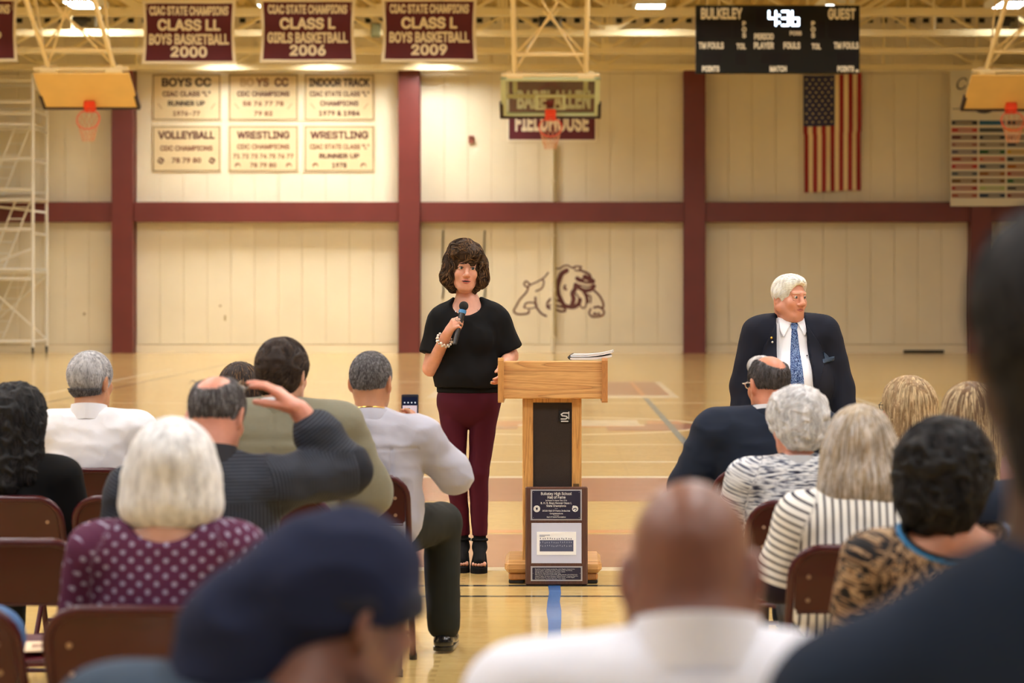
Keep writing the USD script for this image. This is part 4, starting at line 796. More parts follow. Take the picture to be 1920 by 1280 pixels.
        for i, L in enumerate((.070, .078, .072, .056)):
            p, ang = K[i], 0.
            d0 = f + t * spread * (1.5 - i) * .5; d0 /= np.linalg.norm(d0)
            for q, (fr, rr) in enumerate(((.45, .0098), (.31, .0088), (.24, .0078))):
                ang += curl[i] * (.8, 1.15, .8)[q]; d = d0 * math.cos(ang) + n * math.sin(ang); p2 = p + d * L * fr * sc; S_.cone(p, p2, rr * sc, rr * .9 * sc, k=.0035); p = p2
        p = W + f * .018 * sc + t * .022 * sc; d = thumb[0] * t + thumb[1] * f + thumb[2] * n; d /= np.linalg.norm(d)
        for q, (L, r0, r1) in enumerate(((.045, .016, .012), (.034, .0115, .0105), (.027, .0105, .0085))):
            p2 = p + d * L * sc; S_.cone(p, p2, r0 * sc, r1 * sc, k=.006); p = p2; d = d + tc * (n * .5 + f * .5 - t * .5); d /= np.linalg.norm(d)
        return S_
    def body(s, fat=0., nose=1., male=True, hres=None, e=-.012, arms=True, legs=True, forearm=.0, belly=0., chest=0., legf=2., squint=0.):
        """One continuous skin: coarse trunk and limbs, fine head and hands of the same shape."""
        import manifold3d as mf
        S1 = Sdf(); s.torso(S1, e + chest, belly); S1.cone(s.hp(0, -.028, -.06), s.J['neck'] + V3(0, -.012, -.02), s.neck, s.neck * 1.06, k=.03); S1.cone(s.J['neck'] + V3(0, 0, -.02), s.J['chest'], .06, .06, k=.04)
        for nm in 'LR':
            s.arm(S1, nm, -.004 + forearm)
            if legs: s.leg(S1, nm, -.014, f1=legf)
        parts = [S1.mesh(.012)]
        S2 = Sdf(); s.headshape(S2, fat, nose, male, squint); parts.append(S2.mesh(hres or s.res)); s.Hd = S2
        if arms:
            for nm in 'LR':
                if nm not in s.hands: s.hand(nm, V3(-.5 if nm == 'R' else .5, .8, -.1), V3(0, -.1, -1), curl=(.3, .35, .4, .45))
                parts.append(s.handshape(Sdf(), nm).mesh(.0045))
        m = None
        for p in parts:
            q = mf.Manifold(mf.Mesh(p.vertices.astype(np.float32), p.faces.astype(np.uint32)))
            if q.status() != mf.Error.NoError: m = None; break
            m = q if m is None else m + q
        whole = trimesh.util.concatenate(parts) if m is None else trimesh.Trimesh(*meshkit.arrays(m)[:2], process=False)
        s.bodyprim = obj('body', whole, s.skin, s.t, smooth=True)
        return s
    def wear(s, name, S_, m, res=.009, amp=.004, freq=(9, 9, 9), seed=0, uv=None, label=None, parent=None, extra=None):
        g = S_.mesh(res)
        if amp or extra: g = fold(g, amp, freq, seed, extra)
        return obj(name, g, m, parent or s.t, smooth=True, uv=uv(np.array(g.vertices)) if uv else None, label=label)
    def shirt(s, e=.012, belly=0., sleeve=1.95, sh=0., k=.06, cut=None, se=None, r=(.056, .047, .034)):
        S_ = Sdf(); s.torso(S_, e, belly, k, sh)
        for nm in 'LR': s.arm(S_, nm, se if se is not None else e * .9, (0, sleeve), r=r, k=.03)
        if cut is not None: S_.plane((0, 0, -1), -cut)
        return S_
    def trousers(s, m, e=.010, f1=1.97, res=.012, amp=.005, top=None, r=(.082, .058, .046)):
        S_ = Sdf(); S_.ell(s.J['pelvis'] + V3(0, 0, -.01), (.165 * s.b + .006, .125 * s.b + .006, .11), k=0)
        for nm in 'LR': s.leg(S_, nm, e, r=r, f1=f1)
        return s.wear('trousers', S_, m, res, amp)
    def shoes(s, m, L=.27, h=.0):
        for nm, sd in (('L', -1), ('R', 1)):
            a = s.J['an' + nm]; S_ = Sdf(); z0 = a[2] - .09
            S_.cone((a[0], a[1], z0 + .055), (a[0], a[1] - .03, z0 + .035), .036, .034, k=.02); S_.cone((a[0], a[1] - .02, z0 + .035), (a[0] + sd * .015, a[1] + L - .10, z0 + .03), .036, .030, k=.03); S_.ell((a[0] + sd * .012, a[1] + L * .42, z0 + .03), (.046, .09, .032), k=.03)
            S_.plane((0, 0, -1), -(z0 + .012)); sp = s.wear('shoe', S_, m, .008, 0)
            f = affinity.scale(Point(0, 0).buffer(1, 16), .05, .055); hull = unary_union([affinity.translate(f, a[0], a[1] - .02), affinity.translate(affinity.scale(f, 1.05, 1.2), a[0] + sd * .012, a[1] + L * .48)]).convex_hull.buffer(-.006)
            obj('sole', flat(hull, .016, z0), m, sp)
    def collar(s, m, rx=.066, ry=.07, h=.036, drop=.0, tilt=12, dz=-.012, name='collar', flare=.012, th=.004, opening=0., parent=None):
        c = s.J['neck'] + V3(0, -.004, dz + .02); n = 40; a = np.linspace(-math.pi / 2 + opening, 1.5 * math.pi - opening, n) + math.pi; rows = []
        for r_, dzz in ((flare, -.03), (flare * .5, 0.), (0, h), (-th, h + .001), (-th + flare * .5, .0), (flare - th, -.03)):
            q = np.stack([(rx + r_) * np.cos(a), -(ry + r_) * np.sin(a), np.full(n, dzz)], 1); q[:, 2] -= np.tan(math.radians(tilt)) * (q[:, 1]); rows.append(c + q)
        v = np.vstack(rows); f = []
        for i in range(6):
            for j in range(n - 1): A, B, C_, D = i * n + j, i * n + j + 1, ((i + 1) % 6) * n + j + 1, ((i + 1) % 6) * n + j; f += [(A, B, C_), (A, C_, D)]
        mm = trimesh.Trimesh(v, f, process=False); 
        if mm.volume < 0: mm.invert()
        return obj(name, mm, m, parent or s.t, smooth=50)
    def eyes(s, iris=(62, 74, 84), gaze=(0, 0)):
        for q in (-1, 1):
            c = s.hp(q * .031, .0765, .009); e = trimesh.creation.icosphere(3, .0122); e.apply_translation(c); ep = obj('eye', e, mat('eye_white', lin(198, 186, 176), .25), s.t, smooth=True)
            d = s.H @ V3(gaze[0], 1, gaze[1]); d /= np.linalg.norm(d); i = trimesh.creation.icosphere(2, .0070); i.apply_transform(trimesh.geometry.align_vectors((0, 0, 1), d) @ np.diag([1, 1, .35, 1])); i.apply_translation(c + d * .0112); obj('iris', i, mat('iris_%d_%d_%d' % iris, lin(*iris), .15), ep, smooth=True)
    def surf(s, x, z):
        y = np.linspace(.04, .15, 220); return y[np.nonzero(s.Hd.at(s.hc + np.stack([np.full(220, x), y, np.full(220, z)], 1) @ s.H.T) < 0)[0][-1]]
    def lips(s, col, open_=0., w=.024, z=-.060, name='lip_pink', th=.0046):
        m = mat(name, lin(*col), .4); xs = np.linspace(-w, w, 13)
        zu = [z + .0035 - 6 * x * x + (.0015 if .003 < abs(x) < .012 else 0) for x in xs]; zl = [z - .0045 - open_ + (open_ + .004) * (x / w) ** 2 for x in xs]
        rr = th * (1 - .75 * np.linspace(-1, 1, 13) ** 2)
        obj('lip', tube([s.hp(x, s.surf(x, q) - .0012, q) for x, q in zip(xs, zu)], rr, 8), m, s.t, smooth=True); obj('lip', tube([s.hp(x, s.surf(x, q) - .0012, q) for x, q in zip(xs, zl)], rr * 1.15, 8), m, s.t, smooth=True)
        zm = [(a + b) / 2 for a, b in zip(zu, zl)]; md = mat('mouth_dark', (.03, .012, .012), .6)
        obj('mouth', tube([s.hp(x, s.surf(x, q) - .0005, q) for x, q in zip(xs, zm)], (.0012 + open_ * .42 * (1 - np.linspace(-1, 1, 13) ** 2)), 6), md, s.t, smooth=True)
    def brows(s, m, dz=0., th=.0032):
        for q in (-1, 1):
            xs = np.linspace(.014, .050, 8); zs = .0275 + dz + .10 * (xs - .014) - 4.5 * (xs - .014) ** 2
            obj('eyebrow', tube([s.hp(q * x, s.surf(q * x, z) - .0004, z) for x, z in zip(xs, zs)], th * np.array([.8, 1, 1.1, 1.1, 1, .9, .7, .4]), 6), m, s.t, smooth=True)
    def ears_ring(s, m): pass
    # ---- hair
    def hairshell(s, parts, subs, k=.03):
        """parts, subs: lists of ('e', centre, radii) or ('c', a, b, ra, rb) in the head's frame."""
        S_ = Sdf()
        for lst, sub in ((parts, False), (subs, True)):
            for i, p in enumerate(lst):
                kk = p[-1] if p[0].isupper() else k; p = p[:-1] if p[0].isupper() else p
                if p[0] in 'eE': S_.ell(s.hp(*p[1]), p[2], s.H, k=0 if (i == 0 and not sub) else kk, sub=sub)
                elif p[0] in 'cC': S_.cone(s.hp(*p[1]), s.hp(*p[2]), p[3], p[4], k=kk, sub=sub)
                elif p[0] == 'p': nrm = s.H @ np.array(p[1], float); S_.plane(nrm, p[2] + nrm @ s.hc)
        return S_
    def hair(s, S_, m, n=2500, L=.05, width=.0016, m2=None, lift=.002, crown=(0, -.03, .11), down=.4, wave=0., res=.005, amp=.003, freq=(60, 60, 25), seed=1, mix=.4, steps=9, region=None, label=None, ends=0., cf=28., avoid=None):
        g = S_.mesh(res); g = fold(g, amp, freq, seed) if amp else g
        hp_ = obj('hair', g, m, s.t, smooth=True, label=label); r = np.random.default_rng(seed)
        v = np.array(g.triangles_center); ar = g.area_faces; local = (v - s.hc) @ s.H
        w = ar * (region(local) if region else 1.); p = v[r.choice(len(v), n, p=w / w.sum())] + r.normal(0, .0012, (n, 3))
        cr = s.hp(*crown); pts = []; ln = L * r.uniform(.6, 1.15, n) / steps; ph = r.uniform(0, 6.28, n); jit = r.normal(0, .25, (n, 3))
        for q in range(steps + 1):
            pts.append(p.copy()); g_ = S_.grad(p); fl = (p - cr); fl /= np.linalg.norm(fl, axis=1, keepdims=True) + 1e-6; fl = fl + V3(0, 0, -down) + jit * .35
            if wave: fl = fl + wave * 4 * (np.stack([meshkit.noise((p - s.hc) * cf + 3.1 * w_, seed + w_) for w_ in (0, 1, 2)], 1) - .5)
            fl -= g_ * np.sum(fl * g_, 1, keepdims=True) * (1 if q < steps - 2 or not ends else 1 - ends); fl /= np.linalg.norm(fl, axis=1, keepdims=True) + 1e-6
            p = p + fl * ln[:, None]; d = S_.at(p); p = p - g_ * np.clip(d - lift * (.3 + .7 * q / steps), -.01, .01)[:, None]
        pts = np.stack(pts, 1)
        if avoid: pts = pts[~avoid(((pts.reshape(-1, 3) - s.hc) @ s.H)).reshape(len(pts), -1).any(1)]
        sel = r.random(len(pts)) < (mix if m2 else 0)
        for nm, mk, mm in (('strands', ~sel, m), ('strands', sel, m2)):
            if mk.sum() == 0: continue
            c = UsdGeom.BasisCurves.Define(stage, numbered(str(hp_.GetPath()), nm)); q = pts[mk]
            c.CreateTypeAttr('linear'); c.CreatePointsAttr(Vt.Vec3fArray.FromNumpy(q.reshape(-1, 3).astype(np.float32))); c.CreateCurveVertexCountsAttr(Vt.IntArray.FromNumpy(np.full(len(q), steps + 1, np.int32)))
            c.CreateWidthsAttr(Vt.FloatArray.FromNumpy(np.tile(width * np.r_[np.linspace(1, .9, steps), .35], len(q)).astype(np.float32))); c.SetWidthsInterpolation('vertex')
            UsdShade.MaterialBindingAPI.Apply(c.GetPrim()).Bind(mm); tag(c, kind='stuff')
        return hp_
SHORT = lambda t: [('e', (0, -.012, .032), (.074 + t, .097 + t, .086 + t))]
def shortcut(front=.062, nape=-.062, side=.012):
    """Cuts of a man's short hair: forehead, face in front of the ears, ears, nape."""
    c = [('E', (0, .095, -.035), (.085, .085, .095), .012), ('E', (.085, .0, -.022), (.022, .026, .042), .008), ('E', (-.085, .0, -.022), (.022, .026, .042), .008)]
    return c + [('p', (0, 0, -1), -nape)]

# skins, cloths, hairs
def skin(name, rgb, **k): mat(name, lin(*rgb), .42, var=.10, vscale=18., bump=.08, bscale=220., sss=.12, **k)
skin('skin_fair', (214, 160, 134)); skin('skin_pink', (212, 146, 124)); skin('skin_tan', (196, 132, 100)); skin('skin_ruddy', (206, 134, 104)); skin('skin_brown', (120, 78, 62)); skin('skin_deep', (66, 44, 38)); skin('skin_olive', (190, 134, 100))
def cloth(name, rgb, rough=.8, sheen=.15, **k): return mat(name, lin(*rgb), rough, sheen=sheen, bump=.12, bscale=700., **k)
def hairm(name, rgb, rough=.6): return mat(name, lin(*rgb), rough, var=.28, vscale=55., stretch=(1, 1, .25), spec=.28)
# ------------------------------------------------------------------ materials of clothes and hair
def uvmat(name, build, rough=.8):
    nodes = {'uv': ('texture_coordinate', {}), 'sp': ('separate_xyz', {}), 'p': ('principled_bsdf', {'roughness': rough, 'specular_ior_level': .3})}; links = [('uv.UV', 'sp.vector')]
    n2, l2 = build(); nodes.update(n2); return nodemat(name, nodes, links + l2)
def stripes(name, period, duty, ca, cb, rough=.75):
    return uvmat(name, lambda: ({'m': ('math', {'math_type': 'multiply', 'value2': 1 / period}), 'f': ('math', {'math_type': 'fraction'}), 'r': ('rgb_ramp', {'ramp': [(0, cb), (duty * .85, cb), (duty * 1.15, ca), (.94, ca), (1, cb)]})}, [('sp.x', 'm.value1'), ('m.value', 'f.value1'), ('f.value', 'r.fac'), ('r.color', 'p.base_color')]), rough)
m_bw = stripes('stripe_black_white', .0222, .27, lin(238, 236, 230), lin(34, 26, 46))
m_pin = stripes('pinstripe_charcoal', .0100, .30, lin(30, 33, 43), lin(66, 72, 84))
def dots():
    return ({'v': ('voronoi_texture', {'dimensions': '2D', 'feature': 'f1', 'scale': 1., 'randomness': 0.}), 'n': ('noise_texture', {'scale': 5., 'detail': 1.}), 'a': ('math', {'math_type': 'multiply_add', 'value2': .30, 'value3': -.15}), 's': ('math', {'math_type': 'add'}),
             'r': ('rgb_ramp', {'ramp': [(0., lin(92, 58, 92)), (.08, lin(180, 178, 198)), (.17, lin(150, 140, 168)), (.24, lin(86, 34, 66)), (1., lin(80, 30, 62))]})},
            [('uv.UV', 'v.vector'), ('uv.UV', 'n.vector'), ('n.fac', 'a.value1'), ('v.distance', 's.value1'), ('a.value', 's.value2'), ('s.value', 'r.fac'), ('r.color', 'p.base_color')])
m_dots = uvmat('blouse_purple_print', dots)
def noisecloth(name, sc, ramp, rough=.8, dist=0., detail=2.):
    return nodemat(name, {'uv': ('texture_coordinate', {}), 'mp': ('mapping', {'scale': sc}), 'n': ('noise_texture', {'scale': 1., 'detail': detail, 'distortion': dist}), 'r': ('rgb_ramp', {'ramp': ramp}), 'b': ('bump', {'strength': .35, 'distance': .01}), 'p': ('principled_bsdf', {'roughness': rough, 'specular_ior_level': .2})},
                   [('uv.UV', 'mp.vector'), ('mp.vector', 'n.vector'), ('n.fac', 'r.fac'), ('r.color', 'p.base_color'), ('n.fac', 'b.height'), ('b.normal', 'p.normal')])
m_knit = noisecloth('knit_grey', (22., 130., 1.), [(.34, lin(34, 36, 52)), (.42, lin(108, 112, 128)), (.52, lin(206, 208, 212)), (.64, lin(232, 232, 230)), (.72, lin(120, 124, 140))], .9)
m_leo = noisecloth('leopard_print', (58., 44., 1.), [(.40, lin(24, 22, 24)), (.47, lin(44, 40, 40)), (.52, lin(150, 116, 84)), (.58, lin(190, 160, 126)), (.63, lin(40, 36, 36)), (.8, lin(88, 94, 104))], .6, .8)
m_tie = noisecloth('tie_paisley', (60., 60., 1.), [(.36, lin(22, 40, 84)), (.46, lin(52, 84, 138)), (.52, lin(150, 172, 206)), (.58, lin(40, 70, 124)), (.7, lin(26, 46, 92))], .45, 2.2)
c_white, c_white2 = cloth('shirt_white', (236, 236, 242)), cloth('shirt_white_worn', (232, 234, 244))
c_black = mat('cloth_black', lin(13, 12, 13), .85, bump=.1, bscale=700., spec=.2); c_blk2 = mat('sweater_black', lin(16, 15, 16), .9, bump=.2, bscale=500., spec=.2)
c_navy = mat('suit_navy', lin(24, 27, 40), .8, bump=.1, bscale=800., spec=.2); c_navyb = mat('suit_blue_navy', lin(30, 38, 54), .8, bump=.1, bscale=800., spec=.2)
c_olive = cloth('suit_olive', (122, 118, 98), sheen=.1, var=.08, vscale=350.); c_grey = cloth('shirt_silver', (178, 178, 192), .55)
c_mar = mat('trousers_maroon', lin(72, 16, 34), .8, bump=.1, bscale=700., spec=.2); c_trk = mat('trousers_dark', lin(34, 36, 32), .8, bump=.1, bscale=700., spec=.25); c_trn = mat('trousers_navy', lin(28, 32, 44), .85)
c_cap = mat('headscarf_navy', lin(32, 38, 62), .9, bump=.15, bscale=300., spec=.2); c_bluegrey = mat('jacket_bluegrey', lin(62, 76, 92), .85, spec=.2); c_tee = mat('tee_navy', lin(28, 38, 54), .9, spec=.2, bump=.1, bscale=400.)
c_jean = mat('denim_blue', lin(62, 98, 142), .85, var=.2, vscale=300.); c_shoe = mat('shoe_black', (.008, .008, .008), .18, coat=.5); c_pink = cloth('top_rose', (160, 120, 120)); c_blue = mat('trim_blue', lin(30, 120, 178), .6)
gold = mat('gold', lin(226, 184, 90), .25, metal=1.); silver = mat('silver', lin(220, 220, 220), .22, metal=.9); pearl = mat('pearl', lin(236, 230, 220), .2, coat=.4)
h_brown, h_brown2, h_dkbrown, h_dk2 = hairm('hair_brown', (60, 42, 28)), hairm('hair_brown_light', (128, 96, 62)), hairm('hair_dark_brown', (46, 34, 28)), hairm('hair_dark_sheen', (84, 66, 52))
h_white, h_white2, h_cream = hairm('hair_white', (232, 230, 230)), hairm('hair_white_bright', (252, 252, 252)), hairm('hair_cream_white', (242, 236, 218))
h_grey, h_grey2, h_dkgrey = hairm('hair_grey', (150, 148, 150)), hairm('hair_grey_light', (204, 202, 202)), hairm('hair_dark_grey', (84, 80, 80))
h_black, h_black2 = hairm('hair_black', (17, 15, 16)), hairm('hair_black_sheen', (42, 38, 40))
h_blonde, h_blonde2, h_blondk = hairm('hair_blonde', (146, 118, 84)), hairm('hair_blonde_light', (218, 194, 152)), hairm('hair_blonde_dark', (112, 86, 60))
h_ash, h_ash2 = hairm('hair_ash_blonde', (168, 152, 130)), hairm('hair_silver_blonde', (214, 210, 208))

def uv_of(f, sx=1., rings=True, yoke=None):
    J = f.J
    def fn(v):
        def seg(a, b, r): d = b - a; t = np.clip(((v - a) @ d) / (d @ d), 0, 1); return np.linalg.norm(v - a - t[:, None] * d, axis=1) - r, t * np.linalg.norm(d)
        dt = np.minimum(seg(J['pelvis'], J['chest'], .16 * f.b)[0], seg(J['shL'] * .75 + J['chest'] * .25, J['shR'] * .75 + J['chest'] * .25, .06)[0]); u, w = v[:, 0].copy(), v[:, 2].copy()
        if yoke is not None: m = v[:, 2] > yoke; u[m] = v[m, 2]
        for nm in 'LR':
            d1, t1 = seg(J['sh' + nm], J['el' + nm], .055); d_ = (J['el' + nm] - J['sh' + nm]) / np.linalg.norm(J['el' + nm] - J['sh' + nm]); t1 = np.where(t1 <= 0, (v - J['sh' + nm]) @ d_, t1); d2, t2 = seg(J['el' + nm], J['wr' + nm], .045); L1 = np.linalg.norm(J['el' + nm] - J['sh' + nm]); arm = np.minimum(d1, d2) < dt; al = np.where(d1 < d2, t1, L1 + t2)
            if rings: u = np.where(arm, al, u); w = np.where(arm, v[:, 0] + v[:, 1], w)
            else: u = np.where(arm, v[:, 0] + v[:, 1], u); w = np.where(arm, -al + J['sh' + nm][2], w)
        return np.stack([u, w], 1)
    return fn
def sleeve_clip(S_, f, nm, frac, near=.10):
    a, b = f.J['sh' + nm], f.J['el' + nm]; d = b - a; L = np.linalg.norm(d); d = d / L; e = a + d * L * frac
    def fn(x, y, z):
        t = (x - e[0]) * d[0] + (y - e[1]) * d[1] + (z - e[2]) * d[2]; q2 = (x - e[0]) ** 2 + (y - e[1]) ** 2 + (z - e[2]) ** 2 - t * t
        return np.where(q2 < near ** 2, np.where(t > .14, -1., t), -1.)
    S_.clip(fn)
def glasses(f, m, lens=None, lift=0., back=0., up=0.):
    g = []
    o = lambda x, y, z: f.hp(x, y - back, z + up)
    for q in (-1, 1):
        a = np.linspace(0, 2 * math.pi, 21)[:-1]; g.append(tube([o(q * .033 + .022 * math.cos(t), .100 - .004 * abs(math.cos(t)), .006 + .016 * math.sin(t)) for t in a], .0018, 6, True)); g.append(tube([o(q * .055, .097, .010), o(q * .076, .08, .012), o(q * .080, .0, .010), o(q * .079, -.02, -.004)], .0018, 6))
    g.append(tube([o(-.012, .101, .008), o(0, .104, .011), o(.012, .101, .008)], .0018, 6)); return g

# ------------------------------------------------------------------ woman speaking
skin('skin_rosy', (212, 152, 126)); skin('skin_flush', (208, 144, 118))
f = Fig('woman in black blouse and maroon trousers speaking into a microphone at the lectern', -.45, 12.5, math.pi, seated=False, zt=1.767, look=(9, 2, -4), skin='skin_rosy', head=(.03, .02), sw=.16, b=.98, neck=.047)
J = f.J
J.update(shR=V3(.165, 0, 1.352), shL=V3(-.145, 0, 1.358), elR=V3(.215, .03, 1.10), wrR=V3(.118, .19, 1.290), elL=V3(-.215, -.03, 1.165), wrL=V3(-.176, .215, 1.105), hipR=V3(.094, 0, .90), knR=V3(.080, .02, .53), anR=V3(.046, -.03, .17), hipL=V3(-.080, 0, .90), knL=V3(-.044, .02, .53), anL=V3(-.050, .0, .165), pelvis=V3(.008, 0, .95), chest=V3(.012, 0, 1.29), neck=V3(.018, -.01, 1.475))
f.hand('R', (-.48, .52, .70), (-.72, -.5, -.22), .92, (.95, .95, 1., 1.), (.45, .75, .5), tcurl=.15); f.hand('L', (.1, .75, -.6), (.95, .1, .1), .92, (.35, .4, .45, .5), (.5, .8, .2))
f.body(male=False, hres=.0034, e=-.004, chest=.0, forearm=.004)
f.eyes((58, 66, 70), gaze=(-.18, .0)); f.lips((196, 108, 98), .006); f.brows(h_dkbrown, .004, .0026)
for q in (-1, 1): obj('eyelash', tube([f.hp(q * x, .0895 - (x - .02) ** 2 * 14, .0165 - (x - .031) ** 2 * 30) for x in np.linspace(.0185, .045, 8)], .0015, 5), h_dkbrown, f.t, smooth=True)
S_ = Sdf(); f.torso(S_, .020, 0, .07); S_.ell((.008, .0, 1.06), (.178, .145, .09), k=.06); S_.ell((-.06, .10, 1.26), (.06, .04, .06), k=.05); S_.ell((.085, .10, 1.26), (.06, .04, .06), k=.05)
for nm in 'RL':
    a, b = J['sh' + nm], J['el' + nm]; S_.cone(a, a + (b - a) * (.70 if nm == 'R' else .82), .066, .082, k=.05, cap=True); S_.cone(a + (b - a) * .1 + V3(-.03 if nm == 'R' else .03, 0, -.02), a + (b - a) * .60 + V3(-.045 if nm == 'R' else .045, 0, 0), .05, .058, k=.05, cap=True)
S_.ell((.02, .085, 1.468), (.098, .115, .082), k=.008, sub=True); S_.ell((.018, -.02, 1.50), (.075, .09, .06), k=.01, sub=True); S_.plane((0, 0, -1), -1.0)
f.wear('blouse', S_, c_black, .0075, .010, (11, 11, 5), 3)
S_ = Sdf(); S_.ell((.008, 0, .99), (.176, .128, .16), k=0); S_.plane((0, 0, 1), 1.035); S_.plane((0, 0, -1), -.966); f.wear('waistband', S_, c_black, .008, .0015, (60, 60, 4), 4)
S_ = Sdf(); S_.ell((.008, -.003, .93), (.176, .130, .16), k=0)
for nm in 'RL':
    h, k_, a = J['hip' + nm], J['kn' + nm], J['an' + nm]; S_.cone(h, k_, .080, .055, k=.012); S_.cone(k_, V3(a[0], a[1], .20), .055, .043, k=.012)
S_.plane((0, 0, -1), -.185); f.wear('trousers', S_, c_mar, .008, .004, (8, 8, 9), 11)
for nm, sd in (('R', 1), ('L', -1)):
    a = J['an' + nm]; x, y = a[0], a[1]; S_ = Sdf(); S_.cone((x, y, .21), (x, y + .0, .13), .033, .036, k=0); S_.cone((x, y + .01, .12), (x, y + .13, .055), .036, .030, k=.03); sb_ = f.wear('sandal', S_, c_black, .006, 0)
    for i in range(5): obj('toe', tube([(x + (i - 2) * .0145, y + .135, .050), (x + (i - 2) * .0145, y + .168 - abs(i - 1.5) * .006, .044)], .009 if i else .012, 8), f.skin, sb_, smooth=True)
    prof = affinity.translate(unary_union([affinity.scale(Point(0, 0).buffer(1, 20), .036, .05), affinity.translate(affinity.scale(Point(0, 0).buffer(1, 20), .046, .06), 0, .125)]).convex_hull, x, y); mm = flat(prof, 1., 0); v = mm.vertices; v[:, 2] = np.where(v[:, 2] > .5, .095 - .065 * np.clip((v[:, 1] - y + .03) / .17, 0, 1), 0.); obj('wedge_sole', mm, c_black, sb_)
    obj('ankle_strap', tube([(x + .039 * math.cos(t), y + .038 * math.sin(t), .165) for t in np.linspace(0, 2 * math.pi, 17)[:-1]], .008, 6, True), c_black, sb_); obj('buckle', rbx(x - sd * .044 - .006, x - sd * .044 + .006, y - .008, y + .008, .157, .173, .002), silver, sb_)
hs = f.hairshell([('e', (0, -.022, .040), (.098, .112, .096)), ('e', (.01, .0, .105), (.078, .085, .052)), ('e', (0, .062, .088), (.074, .048, .034)), ('c', (.074, .0, .03), (.084, -.005, -.045), .040, .040), ('c', (-.074, .0, .03), (-.086, -.005, -.045), .040, .040), ('c', (.074, .0, -.05), (.058, .0, -.102), .034, .020), ('c', (-.076, .0, -.05), (-.060, .0, -.102), .034, .020), ('e', (0, -.075, -.05), (.08, .05, .09))],
                 [('E', (0, .130, -.040), (.067, .11, .083), .010), ('E', (0, .05, -.13), (.050, .09, .085), .012), ('p', (0, 0, -1), .125)])
f.hair(hs, h_brown, n=6500, L=.06, width=.0024, m2=h_brown2, wave=1.3, amp=.020, freq=(24, 24, 20), seed=5, mix=.30, lift=.016, down=.25, cf=30., avoid=lambda q: (np.abs(q[:, 0]) < .060) & (q[:, 1] > .04) & (q[:, 2] < .036))
ch = obj('necklace', tube([(.018 + .062 * math.sin(t) , .052 + .05 * math.cos(t) * .7 + .018, 1.455 - .055 * (1 + math.cos(t))) for t in np.linspace(-1.9, 1.9, 24)], .0018, 5), silver, f.t)
w = J['wr' + 'R'] + (J['elR'] - J['wrR']) * .16; ax_ = (J['elR'] - J['wrR']) / np.linalg.norm(J['elR'] - J['wrR']); u_ = np.cross(ax_, (0, 0, 1.)); u_ /= np.linalg.norm(u_); v_ = np.cross(ax_, u_)
for i in range(26):
    t_ = i * 2 * math.pi / 13; c = w + ax_ * (.012 * (i // 13) + .004 * math.sin(t_)) + (u_ * math.cos(t_ + .2 * (i // 13)) + v_ * math.sin(t_ + .2 * (i // 13))) * .041; q = trimesh.creation.icosphere(2, .0078 if i % 2 else .0062); q.apply_translation(c); obj('bracelet_bead', q, pearl if i % 3 else silver, f.t, smooth=True)
fr, nr, tr_ = f.hands['R'][:3]; c = J['wrR'] + fr * .108 - tr_ * .0 + nr * .004; obj('ring', tube([c + .0108 * (tr_ * math.cos(a) + nr * math.sin(a)) for a in np.linspace(0, 2 * math.pi, 15)[:-1]], .0022, 6, True), silver, f.t)
for q in (-1, 1): e_ = trimesh.creation.icosphere(2, .005); e_.apply_translation(f.hp(q * .083, .0, -.036)); obj('earring', e_, silver, f.t, smooth=True)
SPK = f
# microphone in her hand
cy, sy = math.cos(math.pi), math.sin(math.pi); tow = lambda p: V3(-.45 - p[0], 12.5 - p[1], p[2])
hc_ = J['wrR'] + fr * .088 + nr * .026; A_, B_ = hc_ + V3(.022, .035, -.115), hc_ + V3(-.026, -.030, .098)
A, B = tow(A_), tow(B_); d = B - A; L_ = np.linalg.norm(d); d /= L_
t = thing('microphone', 'black handheld microphone with a blue band in the speaking woman\'s hand', 'microphone', tuple(A))
obj('handle', tube([d * 0, d * .004, d * (L_ * .55), d * (L_ * .78)], [.009, .0125, .0145, .0185], 16), mat('microphone_black', lin(28, 26, 28), .3, coat=.3), t, smooth=40)
obj('band', tube([d * (L_ * .78), d * (L_ * .86)], [.0205, .0215], 16), mat('band_blue', lin(66, 128, 178), .35), t, smooth=40)
gr = trimesh.creation.icosphere(3, .0255); gr.apply_translation(d * (L_ * .97)); obj('grille', gr, mat('grille_black', lin(26, 26, 28), .6, bump=.8, bscale=900.), t, smooth=True)

# ------------------------------------------------------------------ man in suit standing
f = Fig('white haired man in navy suit and blue paisley tie standing before the right seats', 1.331, 12.75, math.pi, seated=False, zt=1.612, look=(36, 3, -3), skin='skin_flush', head=(.018, .03), sw=.186, b=1.04, neck=.066, nz=.135, hair_t=.012)
J = f.J; J.update(elR=V3(.262, -.01, .985), elL=V3(-.262, -.01, .985), wrR=V3(.285, .06, .745), wrL=V3(-.285, .06, .745))
f.body(fat=.010, nose=1.35, hres=.0034, squint=.0022); f.eyes((70, 74, 80), gaze=(-.15, -.05)); f.lips((166, 92, 78), 0., .026, th=.0034); f.brows(mat('brow_pale', lin(214, 176, 148), .6), .002, .0030)
for q in (-1, 1):
    obj('eye_bag', tube([f.hp(q * x, .0865 - (x - .02) ** 2 * 9, -.004 - .005 * math.sin((x - .018) / .03 * math.pi)) for x in np.linspace(.018, .048, 7)], .0032, 6), f.skin, f.t, smooth=True)
sh_ = f.shirt(.014, .09, 1.0); sh_.plane((0, 0, -1), -.80); f.wear('shirt', sh_, c_white, .009, .003, (9, 9, 5), 2)
jk = f.shirt(.032, .09, 1.93, .004, r=(.060, .054, .045)); jk.plane((0, 0, -1), -.66)
zt_ = J['neck'][2]
